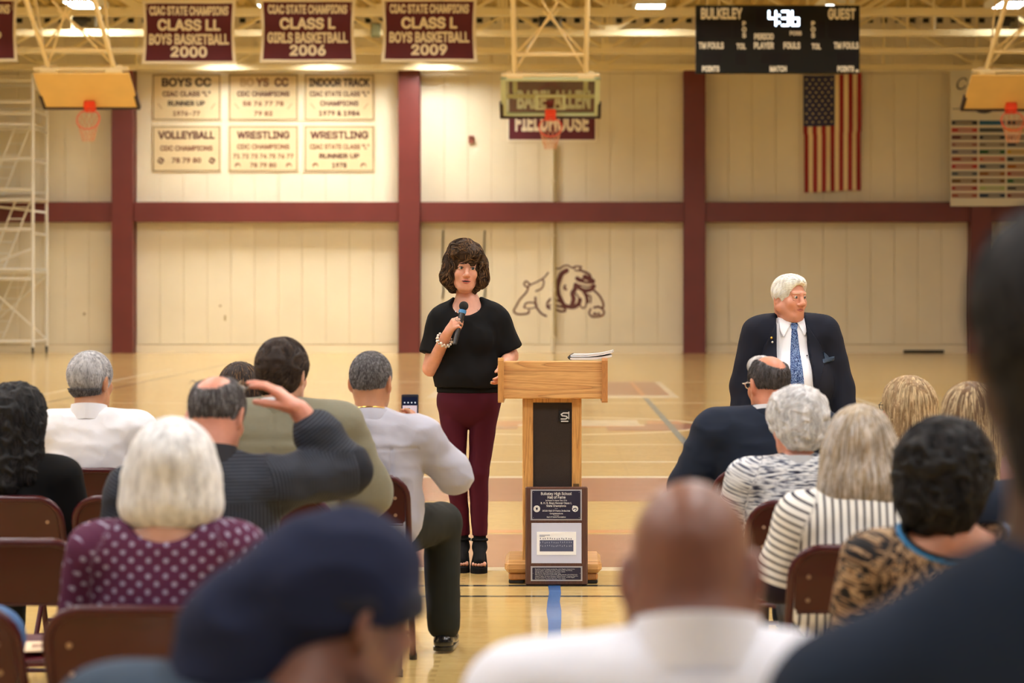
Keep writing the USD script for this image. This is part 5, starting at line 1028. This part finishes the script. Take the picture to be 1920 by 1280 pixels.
xl = lambda z: .098 + .015 * np.clip((1.32 - z) / .5, 0, 1); xr = lambda z: -.062 - .045 * np.clip((1.34 - z) / .45, 0, 1)
jk.clip(lambda x, y, z: np.where(y > .0, np.minimum(np.minimum(xl(z) - x, x - xr(z)), y - .03), -1.)); jk.ell(tuple(J['neck'] + V3(0, .02, .06)), (.075, .08, .10), k=.01, sub=True)
f.wear('jacket', jk, c_navy, .009, .008, (8, 8, 6), 9)
def onfront(e, belly, poly, name, m, res=.006, uv=None, top=None, ymin=.02):
    S2 = f.shirt(e, belly, .6, .012 if e > .03 else 0.); P = np.array(poly); n = len(P); ctr = P.mean(0)
    def fn(x, z):
        r = None
        for i in range(n):
            a, b = P[i], P[(i + 1) % n]; ex, ez = b - a; nn = np.array([ez, -ex]) / np.hypot(ex, ez)
            if nn @ (ctr - a) > 0: nn = -nn
            g = (x - a[0]) * nn[0] + (z - a[1]) * nn[1]; r = g if r is None else np.maximum(r, g)
        return r
    S2.clip(lambda x, y, z: np.maximum(fn(x, z) + 0 * y, ymin - y)); return f.wear(name, S2, m, res, 0, uv=uv)
onfront(.042, .09, [(.098, 1.345), (.165, 1.22), (.185, 1.14), (.112, .95), (.104, .95)], 'lapel', c_navy); onfront(.042, .09, [(-.062, 1.345), (-.145, 1.22), (-.165, 1.14), (-.115, .95), (-.104, .95)], 'lapel', c_navy)
onfront(.024, .09, [(-.023, 1.345), (.023, 1.345), (.014, 1.300), (-.014, 1.300)], 'tie_knot', m_tie, .004, lambda v: v[:, [0, 2]]); onfront(.022, .09, [(-.016, 1.305), (.016, 1.305), (.040, 1.02), (.043, .85), (0, .815), (-.043, .85), (-.040, 1.02)], 'tie', m_tie, .005, lambda v: v[:, [0, 2]])
onfront(.046, .09, [(-.150, 1.145), (-.225, 1.160), (-.222, 1.135), (-.150, 1.120)], 'pocket_square', mat('pocket_square', lin(40, 58, 80), .6), .005); onfront(.044, .09, [(-.165, 1.14), (-.16, 1.185), (-.185, 1.165), (-.2, 1.145)], 'pocket_square', mat('pocket_square', lin(40, 58, 80), .6), .005)
for a, b, c_, dd in (((.008, 1.352), (.085, 1.375), (.080, 1.30), (.062, 1.262)), ((-.012, 1.352), (-.075, 1.375), (-.070, 1.30), (-.056, 1.268))): onfront(.026, .09, [a, b, c_, dd], 'collar_point', c_white, .005, ymin=.0)
f.collar(c_white, .076, .08, .030, tilt=14, dz=-.004, opening=.0); f.collar(c_navy, .086, .094, .020, tilt=20, dz=-.016, name='jacket_collar', opening=.9)
def stud(name, x, z, r, m, e): S2 = f.shirt(e, .09, .5); p = np.array([[x, y, z] for y in np.linspace(.05, .3, 120)]); y = p[np.argmax(S2.at(p) > 0), 1]; b = trimesh.creation.icosphere(2, r); b.apply_translation((x, y, z)); obj(name, b, m, f.t, smooth=True)
stud('tie_pin', .003, .995, .007, gold, .026); stud('lapel_pin', .128, 1.262, .008, gold, .046); stud('lapel_pin', .124, 1.238, .007, silver, .046); stud('shirt_button', -.065, 1.165, .004, mat('pen_dark', (.03, .03, .04), .4), .018)
f.trousers(c_navy); f.shoes(c_shoe)
hs = f.hairshell([('e', (0, -.018, .036), (.085, .104, .092)), ('e', (0, .03, .085), (.066, .06, .042)), ('c', (.074, -.015, .02), (.072, .0, -.035), .020, .012), ('c', (-.074, -.015, .02), (-.072, .0, -.035), .020, .012)],
                 [('E', (0, .112, -.002), (.078, .080, .092), .012), ('E', (.088, .002, -.03), (.02, .024, .034), .006), ('E', (-.088, .002, -.03), (.02, .024, .034), .006), ('p', (0, 0, -1), .075)])
f.hair(hs, h_cream, n=4500, L=.06, width=.0018, m2=h_white2, amp=.004, freq=(40, 16, 24), seed=8, wave=.35, cf=16., crown=(0, .11, .09), down=.25, lift=.003)

# ------------------------------------------------------------------ left seats
f = Fig('man with grey crew cut in a white dress shirt, far left front row', -1.94, 9.57, zt=1.262, look=(-24, 0, 0), skin='skin_olive', head=(.0, .03), sw=.205, b=1.12, nz=.14, hair_t=.01)
f.body(); f.wear('shirt', f.shirt(.016), c_white, .008, .012, (8, 8, 12), 21); f.collar(c_white, .074, .078, .036, tilt=10); f.trousers(c_trn); f.shoes(c_shoe)
f.hair(f.hairshell(SHORT(.011), shortcut(nape=-.066)), h_grey2, n=4500, L=.016, width=.0016, m2=h_grey, seed=21, lift=.004, amp=.003, freq=(40, 40, 40), down=.8)
f.hair(f.hairshell([('e', (0, -.014, -.01), (.082, .103, .07))], shortcut(nape=-.07) + [('p', (0, 0, 1), -.03), ('p', (0, 1, 0), -.03)]), h_dkgrey, n=1300, L=.012, width=.0014, m2=h_grey, seed=22, lift=.004, amp=.001, down=.8)

f = Fig('woman with long wavy black hair and black sweater at the left edge', -1.95, 8.26, zt=1.185, look=(-10, 4, 0), skin='skin_olive', head=(.01, .03), sw=.175, b=.98, neck=.046, hair_t=.025)
f.body(male=False); f.wear('sweater', f.shirt(.016), c_blk2, .009, .005, (7, 7, 7), 31); f.trousers(c_trk); f.shoes(c_shoe)
hs = f.hairshell([('e', (0, -.022, .035), (.098, .118, .10)), ('c', (0, -.07, .0), (0, -.115, -.22), .085, .055), ('c', (.06, -.05, -.02), (.075, -.075, -.21), .055, .035), ('c', (-.06, -.05, -.02), (-.075, -.075, -.21), .055, .035)], [('E', (0, .12, -.04), (.07, .09, .10), .01)])
f.hair(hs, h_black, n=4200, L=.10, width=.0026, m2=h_black2, wave=.8, cf=22., amp=.020, freq=(26, 26, 14), seed=33, mix=.35, lift=.006, down=1.2)

f = Fig('woman with sleek dark brown hair half hidden between two men', -1.325, 9.64, zt=1.222, look=(6, 0, 0), skin='skin_fair', head=(.0, .03), sw=.17, b=.95, neck=.046, hair_t=.016)
f.body(male=False); f.wear('top', f.shirt(.014), c_pink, .011, .004); f.trousers(c_trk); f.shoes(c_shoe)
f.hair(f.hairshell([('e', (0, -.016, .034), (.090, .112, .094)), ('c', (0, -.05, -.02), (0, -.05, -.12), .085, .075)], [('E', (0, .12, -.04), (.07, .09, .10), .01), ('p', (0, 0, -1), .14)]), h_dkbrown, n=3000, L=.09, width=.0018, m2=h_brown2, seed=35, down=1., mix=.18, amp=.004, freq=(50, 50, 12))

f = Fig('man with thick dark brown hair in an olive grey suit jacket', -1.0, 8.27, zt=1.342, look=(-20, 4, 0), skin='skin_fair', head=(.02, .04), sw=.222, b=1.22, nz=.14, hair_t=.014, neck=.06)
f.J['elR'] = V3(.325, .05, .78); f.J['wrR'] = V3(.20, .26, .62); f.body()
sm = lambda v: -.007 * np.exp(-((v[:, 0] - .0) / .004) ** 2) * (v[:, 1] < 0) - .004 * np.exp(-((v[:, 2] - .98) / .012) ** 2) * (v[:, 1] < 0) * (np.abs(v[:, 0]) < .17)
f.wear('suit_jacket', f.shirt(.030, .02, 1.93, .014, r=(.062, .055, .045)), c_olive, .008, .009, (6, 6, 12), 41, extra=sm); f.collar(c_white, .072, .076, .030, tilt=10, dz=-.0); f.collar(c_olive, .080, .086, .020, tilt=14, name='jacket_collar', dz=-.01); f.trousers(c_olive); f.shoes(c_shoe)
f.hair(f.hairshell([('e', (0, -.016, .034), (.090, .112, .100)), ('e', (0, -.055, -.02), (.078, .06, .07))], [('E', (0, .11, -.03), (.08, .085, .095), .012), ('E', (.09, .005, -.03), (.02, .03, .04), .006), ('E', (-.09, .005, -.03), (.02, .03, .04), .006), ('p', (0, 0, -1), .085)]), h_dkbrown, n=4200, L=.045, width=.0018, m2=h_dk2, wave=.7, cf=16., amp=.011, freq=(22, 22, 18), seed=42, mix=.22, lift=.005)

f = Fig('man in a silver grey shirt and dark trousers filming with his phone', -.735, 9.21, zt=1.270, look=(-17, 0, 0), skin='skin_olive', head=(.0, .05), sw=.205, b=1.15, nz=.142, hair_t=.007, neck=.058, lean=.02)
J = f.J; J.update(elR=V3(.330, .10, .765), wrR=V3(.175, .31, .895), elL=V3(-.235, .16, .70), wrL=V3(.025, .33, .895), knR=V3(.265, .42, .54), anR=V3(.275, .40, .10), hipR=V3(.11, .06, .55), shR=V3(.205, .02, .925))
f.hand('R', (-.25, .5, .8), (-.85, -.35, .3), 1., (.5, .5, .5, .5), (.2, 1., .2)); f.hand('L', (.5, .45, .7), (.5, -.6, -.2), 1., (.5, .5, .5, .5), (.5, .8, .3))
f.body(arms=True)
yk = lambda v: -.004 * np.exp(-((v[:, 2] - .885) / .006) ** 2) * (v[:, 1] < .0) * (np.abs(v[:, 0]) < .2) - .006 * np.exp(-((v[:, 0] - .09) / .007) ** 2) * (v[:, 1] < 0) * (v[:, 2] < .885) * (v[:, 2] > .72)
f.wear('shirt', f.shirt(.022, .03, 1.93, r=(.058, .050, .038)), c_grey, .007, .013, (8, 8, 11), 52, extra=yk); f.collar(c_grey, .076, .080, .022, tilt=10, dz=-.012, flare=.018); f.trousers(c_trk, r=(.09, .068, .054)); f.shoes(c_shoe, .29)
obj('necklace', tube([f.J['neck'] + V3(.060 * math.cos(a), -.005 + .066 * math.sin(a), .036 + .012 * math.sin(a) * -1) for a in np.linspace(math.pi, 2 * math.pi, 15)], .0025, 5), gold, f.t)
f.hair(f.hairshell(SHORT(.008), shortcut(nape=-.068)), h_dkgrey, n=6500, L=.011, width=.0012, m2=h_grey, seed=53, lift=.003, amp=.001, down=.8, mix=.5)
hx = .5 * (J['wrR'] + J['wrL']) + V3(.034, .06, .115)
t = thing('smartphone', 'black smartphone with its screen lit, held up by the man in grey', 'phone', tuple(V3(-.735, 9.245, 0) + hx), rx=-.15)
obj('case', rbx(-.036, .036, -.004, .006, -.072, .072, .004), mat('phone_case', lin(30, 32, 44), .35), t); glow = lambda n, c, s_: nodemat(n, {'e': ('emission', {'color': lin(*c), 'strength': s_})}, [], 'e.emission')
obj('screen', bx(-.032, .032, -.0052, -.004, -.066, .060), glow('screen_dark', (44, 48, 74), .5), t); obj('live_view', bx(-.030, .030, -.0062, -.0052, -.066, .024), glow('screen_pink', (236, 208, 212), .9), t); obj('live_figure', bx(-.016, .004, -.0068, -.0062, -.06, .016), glow('screen_white', (244, 244, 250), .95), t); obj('live_figure', bx(-.014, .002, -.0072, -.0068, -.018, .014), glow('screen_grey', (120, 108, 118), .6), t)
for k in range(4): obj('screen_icon', moved(prism(Point(-.022 + k * .0147, .036).buffer(.003), .0008), -.0052), glow('screen_white', (244, 244, 250), .95), t)

f = Fig('balding man in a dark pinstripe shirt with his hand raised to his head', -1.035, 6.85, zt=1.258, look=(-14, 16, 4), skin='skin_pink', head=(.02, .05), sw=.215, b=1.2, nz=.13, hair_t=.008, neck=.062)
J = f.J; J.update(elR=V3(.400, .12, .965), wrR=V3(.262, .085, 1.150), shR=V3(.225, .0, .935), shL=V3(-.225, .0, .91), elL=V3(-.29, .05, .66))
f.hand('R', (-.72, -.06, .62), (-.70, .10, -.70), 1.08, (.30, .28, .30, .34), (.12, .9, .55), tcurl=.15, spread=-.05); f.body(forearm=.006)
f.wear('shirt', f.shirt(.018, .03, 1.62, r=(.062, .056, .048)), m_pin, .0065, .011, (8, 8, 11), 62, uv=uv_of(f, yoke=.885)); f.collar(mat('collar_charcoal', lin(32, 34, 44), .7), .076, .08, .034, tilt=12); f.trousers(c_trk); f.shoes(c_shoe)
e_ = J['elR'] + (J['wrR'] - J['elR']) * .64; d_ = (J['wrR'] - J['elR']) / np.linalg.norm(J['wrR'] - J['elR']); obj('cuff', tube([e_ - d_ * .05, e_, e_ + d_ * .004], [.060, .062, .056], 20), mat('collar_charcoal', lin(32, 34, 44), .7), f.t, smooth=40)
hs = f.hairshell(SHORT(.008), shortcut(nape=-.07) + [('E', (0, -.070, .108), (.050, .070, .062), .012)]); f.hair(hs, h_dkgrey, n=3600, L=.025, width=.0015, m2=h_grey, seed=63, lift=.004, amp=.003, down=.6, mix=.25)
t = thing('eyeglasses', 'rimless eyeglasses pushed up on the head of the man in pinstripe', 'eyeglasses', (-1.035, 6.885, 0))
g = glasses(f, None, back=.035, up=.092); obj('frame', g, silver, t)
for q in (-1, 1): obj('lens', moved(prism(Point(0, 0).buffer(.018), .002), 0).apply_transform(np.vstack([np.c_[f.H @ rot(0, -35), f.hp(q * .033, .062, .100)], [0, 0, 0, 1]])), mat('lens_glass', (.9, .92, .9), .05, metal=.6), t)

f = Fig('white haired woman with a chin length bob and purple printed blouse', -.92, 5.40, zt=1.210, look=(3, 3, 0), skin='skin_fair', head=(.015, .03), sw=.172, b=1.02, neck=.05, nz=.125, hair_t=.02)
f.J.update(elL=V3(-.215, .04, .68), elR=V3(.215, .04, .68)); f.body(male=False, e=-.006)
S_ = f.shirt(.012, .01, 1.6); S_.ell(tuple(f.J['neck'] + V3(0, -.03, .03)), (.085, .10, .065), k=.008, sub=True)
def uvd(v): u0 = uv_of(f)(v); return np.stack([u0[:, 0] / .041 + u0[:, 1] / .036, u0[:, 0] / .041 - u0[:, 1] / .036], 1)
f.wear('blouse', S_, m_dots, .007, .006, (7, 7, 8), 71, uv=uvd); f.trousers(c_trk); f.shoes(c_shoe)
hs = f.hairshell([('e', (0, -.018, .030), (.102, .118, .106)), ('c', (.050, -.04, -.02), (.062, -.042, -.068), .068, .060), ('c', (-.050, -.04, -.02), (-.062, -.042, -.068), .068, .060), ('e', (0, -.06, -.06), (.088, .068, .075))], [('E', (0, .12, -.04), (.07, .09, .11), .01), ('C', (.006, -.135, -.09), (0, -.125, -.16), .006, .016, .02), ('E', (0, -.04, -.165), (.07, .075, .055), .02)])
f.hair(hs, h_white, n=5200, L=.11, width=.0018, m2=h_white2, seed=72, lift=.003, amp=.004, freq=(60, 60, 8), down=1.1, mix=.5)

f = Fig('person in navy head covering and blue grey jacket, blurred in the foreground', -.405, 2.97, -.25, zt=1.212, look=(-38, 8, 8), skin='skin_brown', head=(.105, .10), sw=.18, b=1.0, nz=.13, hair_t=.018)
f.J.update(shL=V3(-.185, .0, .93), shR=V3(.155, .02, .88), elR=V3(.165, .10, .66)); f.body()
f.wear('jacket', f.shirt(.028, .02, 1.93, .01), c_bluegrey, .009, .006, (6, 6, 6), 81); f.trousers(c_trn); f.shoes(c_shoe)
hs = f.hairshell([('e', (0, -.004, .046), (.092, .112, .094)), ('e', (-.02, -.060, .010), (.086, .098, .090)), ('e', (-.05, -.115, -.050), (.080, .085, .085)), ('c', (-.06, -.11, -.08), (-.09, -.12, -.21), .085, .085), ('c', (-.055, -.05, -.04), (-.07, -.08, -.17), .055, .07)], [('E', (.02, .110, -.060), (.11, .085, .085), .012), ('E', (.09, .025, -.060), (.05, .060, .060), .012)])
g = fold(hs.mesh(.006), .012, (8, 8, 12), 82); obj('head_covering', g, c_cap, f.t, smooth=True)
bnd = f.hairshell([('e', (0, .000, .026), (.094, .114, .060))], [('p', (0, .25, -1), .010), ('p', (0, -.25, 1), .040)]); obj('head_band', bnd.mesh(.005), mat('headscarf_band', lin(20, 24, 42), .9), f.t, smooth=True)

f = Fig('person in blue jeans at the left edge with one knee crossed', -1.915, 5.39, 0., zt=1.24, skin='skin_fair', sw=.19, b=1.05)
f.J.update(knR=V3(.50, .34, .635), anR=V3(.30, .66, .56), hipR=V3(.12, .08, .56), wrR=V3(.05, .35, .66)); f.body(); f.wear('shirt', f.shirt(.014), c_grey, .011, .005); f.trousers(c_jean, r=(.09, .07, .055)); f.shoes(c_shoe)
f.hair(f.hairshell(SHORT(.009), shortcut()), h_dkbrown, n=1200, L=.02, seed=91)

# ------------------------------------------------------------------ right seats
def suit_rear(f, m, seed, extra=None): f.wear('suit_jacket', f.shirt(.030, .02, 1.93, .012, r=(.062, .055, .045)), m, .008, .009, (6, 6, 12), seed, extra=extra); f.collar(c_white, .072, .076, .032, tilt=10, dz=.0); f.collar(m, .080, .086, .020, tilt=14, name='jacket_collar', dz=-.012)
f = Fig('balding man with glasses and dark blue suit in the right front row', .885, 9.47, zt=1.250, look=(24, 6, -2), skin='skin_ruddy', head=(.01, .04), sw=.222, b=1.22, nz=.138, hair_t=.008, neck=.06)
f.J['elL'] = V3(-.315, .04, .70); f.J['wrL'] = V3(-.2, .26, .60); f.J['elR'] = V3(.235, .08, .70); f.body(); suit_rear(f, c_navyb, 101); f.trousers(c_navyb); f.shoes(c_shoe)
hs = f.hairshell(SHORT(.008), shortcut(nape=-.07) + [('E', (.004, -.045, .125), (.056, .098, .085), .014)]); f.hair(hs, h_dkgrey, n=3400, L=.014, width=.0014, m2=h_dkbrown, seed=102, lift=.003, amp=.002, down=.8, mix=.4)
hs = f.hairshell([('e', (0, .045, .082), (.062, .05, .044))], [('E', (0, .105, .0), (.10, .06, .095), .01), ('p', (0, -1, 0), -.035)]); f.hair(hs, h_grey2, n=600, L=.03, seed=103, lift=.004, amp=.002)
obj('eyeglasses', glasses(f, None), silver, f.t)

f = Fig('elderly woman with curly silver hair and grey knit jacket', .870, 8.08, zt=1.178, look=(16, 4, 0), skin='skin_pink', head=(-.008, .03), sw=.178, b=1.08, neck=.05, nz=.14, hair_t=.022)
f.J.update(elL=V3(-.23, .05, .66), elR=V3(.23, .05, .66)); f.body(male=False)
f.wear('knit_jacket', f.shirt(.020, .03, 1.9, r=(.06, .055, .045)), m_knit, .007, .006, (8, 8, 10), 111, uv=uv_of(f, rings=False)); f.collar(m_knit, .064, .068, .022, tilt=8); f.trousers(c_trn); f.shoes(c_shoe)
hs = f.hairshell([('e', (0, -.020, .038), (.106, .116, .100)), ('e', (0, -.07, -.025), (.085, .055, .07))], [('E', (0, .12, -.04), (.075, .09, .10), .01), ('E', (-.095, .01, -.04), (.025, .03, .03), .006), ('E', (0, -.03, -.13), (.065, .08, .055), .015)])
f.hair(hs, h_grey2, n=5200, L=.05, width=.0017, m2=h_white2, wave=1.1, amp=.017, freq=(22, 22, 26), cf=24., seed=112, lift=.007, mix=.45)

f = Fig('woman with long ash blonde bob and black and white striped top', .894, 6.68, zt=1.182, look=(-6, 4, 0), skin='skin_pink', head=(.01, .03), sw=.178, b=1.05, neck=.05, nz=.14, hair_t=.02)
f.J.update(elL=V3(-.235, .05, .66), elR=V3(.20, .07, .66)); f.body(male=False)
f.wear('striped_top', f.shirt(.018, .02, 1.7), m_bw, .006, .005, (8, 8, 9), 121, uv=uv_of(f)); f.trousers(c_trn); f.shoes(c_shoe)
hs = f.hairshell([('e', (0, -.018, .030), (.098, .114, .104)), ('c', (.052, -.04, -.02), (.072, -.050, -.115), .066, .056), ('c', (-.052, -.04, -.02), (-.072, -.050, -.115), .066, .056), ('e', (0, -.065, -.085), (.095, .065, .095))], [('E', (0, .12, -.05), (.07, .09, .12), .01), ('p', (0, 0, -1), .172)])
f.hair(hs, h_ash, n=3600, L=.13, width=.0018, m2=h_ash2, seed=122, lift=.003, amp=.004, freq=(50, 50, 7), down=1.1, mix=.40, crown=(0, -.05, .10))
top_ = lambda q: (q[:, 2] > .03) * 1.

f = Fig('woman with long highlighted blonde hair and glasses looking left', 1.455, 9.47, zt=1.166, look=(38, 2, 0), skin='skin_fair', head=(.01, .03), sw=.165, b=.98, neck=.046, hair_t=.018)
f.J['elL'] = V3(-.17, .1, .66); f.body(male=False); f.wear('top', f.shirt(.014), c_blk2, .011, .004, seed=131); f.trousers(c_trk); f.shoes(c_shoe)
LONG = [('e', (0, -.020, .032), (.098, .116, .100)), ('c', (0, -.06, .0), (0, -.10, -.22), .085, .070), ('c', (.062, -.04, -.02), (.082, -.05, -.22), .050, .040), ('c', (-.062, -.04, -.02), (-.082, -.05, -.22), .050, .040)]
LC = [('E', (0, .125, -.05), (.065, .09, .12), .01)]
f.hair(f.hairshell(LONG, LC), h_blonde, n=3600, L=.16, width=.0024, m2=h_blonde2, seed=132, lift=.004, amp=.008, freq=(55, 55, 5), down=1.2, mix=.45); obj('eyeglasses', glasses(f, None), mat('glasses_black', (.02, .02, .02), .3), f.t)
f = Fig('woman with straight light brown hair beside the foreground figure', 1.475, 8.13, zt=1.192, look=(10, 2, 0), skin='skin_fair', head=(.01, .03), sw=.17, b=.98, neck=.046, hair_t=.018)
f.body(male=False); f.wear('top', f.shirt(.014), c_pink, .011, .004, seed=141); f.trousers(c_trk); f.shoes(c_shoe)
f.hair(f.hairshell(LONG, LC), h_blondk, n=3000, L=.16, width=.0024, m2=h_blonde2, seed=142, lift=.004, amp=.006, freq=(55, 55, 5), down=1.2, mix=.5)

f = Fig('person in a dark navy top almost hidden behind the foreground figure', 1.40, 6.68, zt=1.20, skin='skin_olive', head=(.01, .03), sw=.185, b=1.05, hair_t=.012)
f.J['elL'] = V3(-.185, .10, .66); f.body(); f.wear('navy_top', f.shirt(.016), c_navyb, .010, .005, seed=145); f.trousers(c_trn); f.shoes(c_shoe)
f.hair(f.hairshell(SHORT(.010), shortcut()), h_dkbrown, n=1500, L=.02, seed=146)
f = Fig('woman with curly black hair, gold earring and leopard print top', .912, 5.24, zt=1.222, look=(-26, 4, 0), skin='skin_tan', head=(.0, .03), sw=.182, b=1.08, neck=.052, nz=.13, hair_t=.03)
f.J.update(elL=V3(-.225, .04, .68), elR=V3(.225, .04, .68)); f.body(male=False, e=-.006)
S_ = f.shirt(.014, .02, 1.7); S_.ell(tuple(f.J['neck'] + V3(0, -.04, .03)), (.11, .11, .075), k=.008, sub=True)
f.wear('leopard_top', S_, m_leo, .007, .005, (8, 8, 9), 151, uv=uv_of(f)); f.trousers(c_trk); f.shoes(c_shoe)
S2 = f.shirt(.018, .02, .3); ne = tuple(f.J['neck'] + V3(0, -.04, .03)); S2.ell(ne, (.112, .112, .077), k=.004, sub=True); S3 = Sdf(); S3.ell(ne, (.131, .130, .092), k=0); S2.clip(lambda x, y, z: S3.ops[0][0](x, y, z)); f.wear('blue_neckline', S2, c_blue, .005, 0)
S2 = f.shirt(.020, .02, .3); S2.ell(ne, (.110, .110, .075), k=.004, sub=True); S4 = Sdf(); S4.ell(ne, (.122, .122, .086), k=0); S2.clip(lambda x, y, z: S4.ops[0][0](x, y, z)); f.wear('black_neckband', S2, c_black, .005, 0)
hs = f.hairshell([('e', (0, -.025, .025), (.112, .122, .115)), ('e', (0, -.07, -.045), (.098, .07, .085))], [('E', (0, .125, -.05), (.07, .09, .12), .01), ('E', (.105, .03, -.05), (.035, .05, .05), .01), ('E', (0, -.02, -.165), (.07, .1, .055), .015)])
f.hair(hs, h_black, n=4200, L=.05, width=.0022, m2=h_black2, wave=1.2, amp=.020, freq=(26, 26, 26), seed=152, lift=.008, mix=.3)
eg = trimesh.creation.icosphere(3, .0105); eg.apply_translation(f.hp(.083, -.006, -.046)); obj('earring', eg, gold, f.t, smooth=True)

f = Fig('bald dark skinned man in a white shirt, blurred in the right foreground', .178, 2.85, zt=1.262, look=(-12, 16, 0), skin='skin_brown', head=(.0, .06), sw=.215, b=1.22, nz=.095, hair_t=.0, neck=.064)
f.J['elL'] = V3(-.195, .12, .68); f.body(fat=.008); f.wear('shirt', f.shirt(.018, .02, 1.93), c_white2, .009, .009, (7, 7, 9), 161); f.collar(c_white2, .078, .084, .038, tilt=14, dz=-.008); f.trousers(c_trn); f.shoes(c_shoe)

f = Fig('dark haired person in a navy tee shirt standing close at the right edge', .485, 2.15, 0., seated=False, zt=1.588, look=(0, 4, 0), skin='skin_deep', head=(.0, .02), sw=.20, b=1.1, nz=.208, hair_t=.014, neck=.06)
f.J.update(shL=V3(-.205, 0, 1.108), shR=V3(.205, 0, 1.108), elL=V3(-.29, .02, .82)); f.body(fat=.006)
S_ = f.shirt(.016, .03, .9, r=(.066, .064, .05)); f.wear('tee_shirt', S_, c_tee, .009, .005, (6, 6, 6), 171); f.trousers(c_trn); f.shoes(c_shoe)
f.hair(f.hairshell([('e', (0, -.012, .032), (.092, .113, .102)), ('c', (0, -.045, -.02), (0, -.05, -.12), .075, .06)], shortcut(nape=-.17)), h_black, n=2500, L=.012, seed=172, lift=.003, amp=.004)
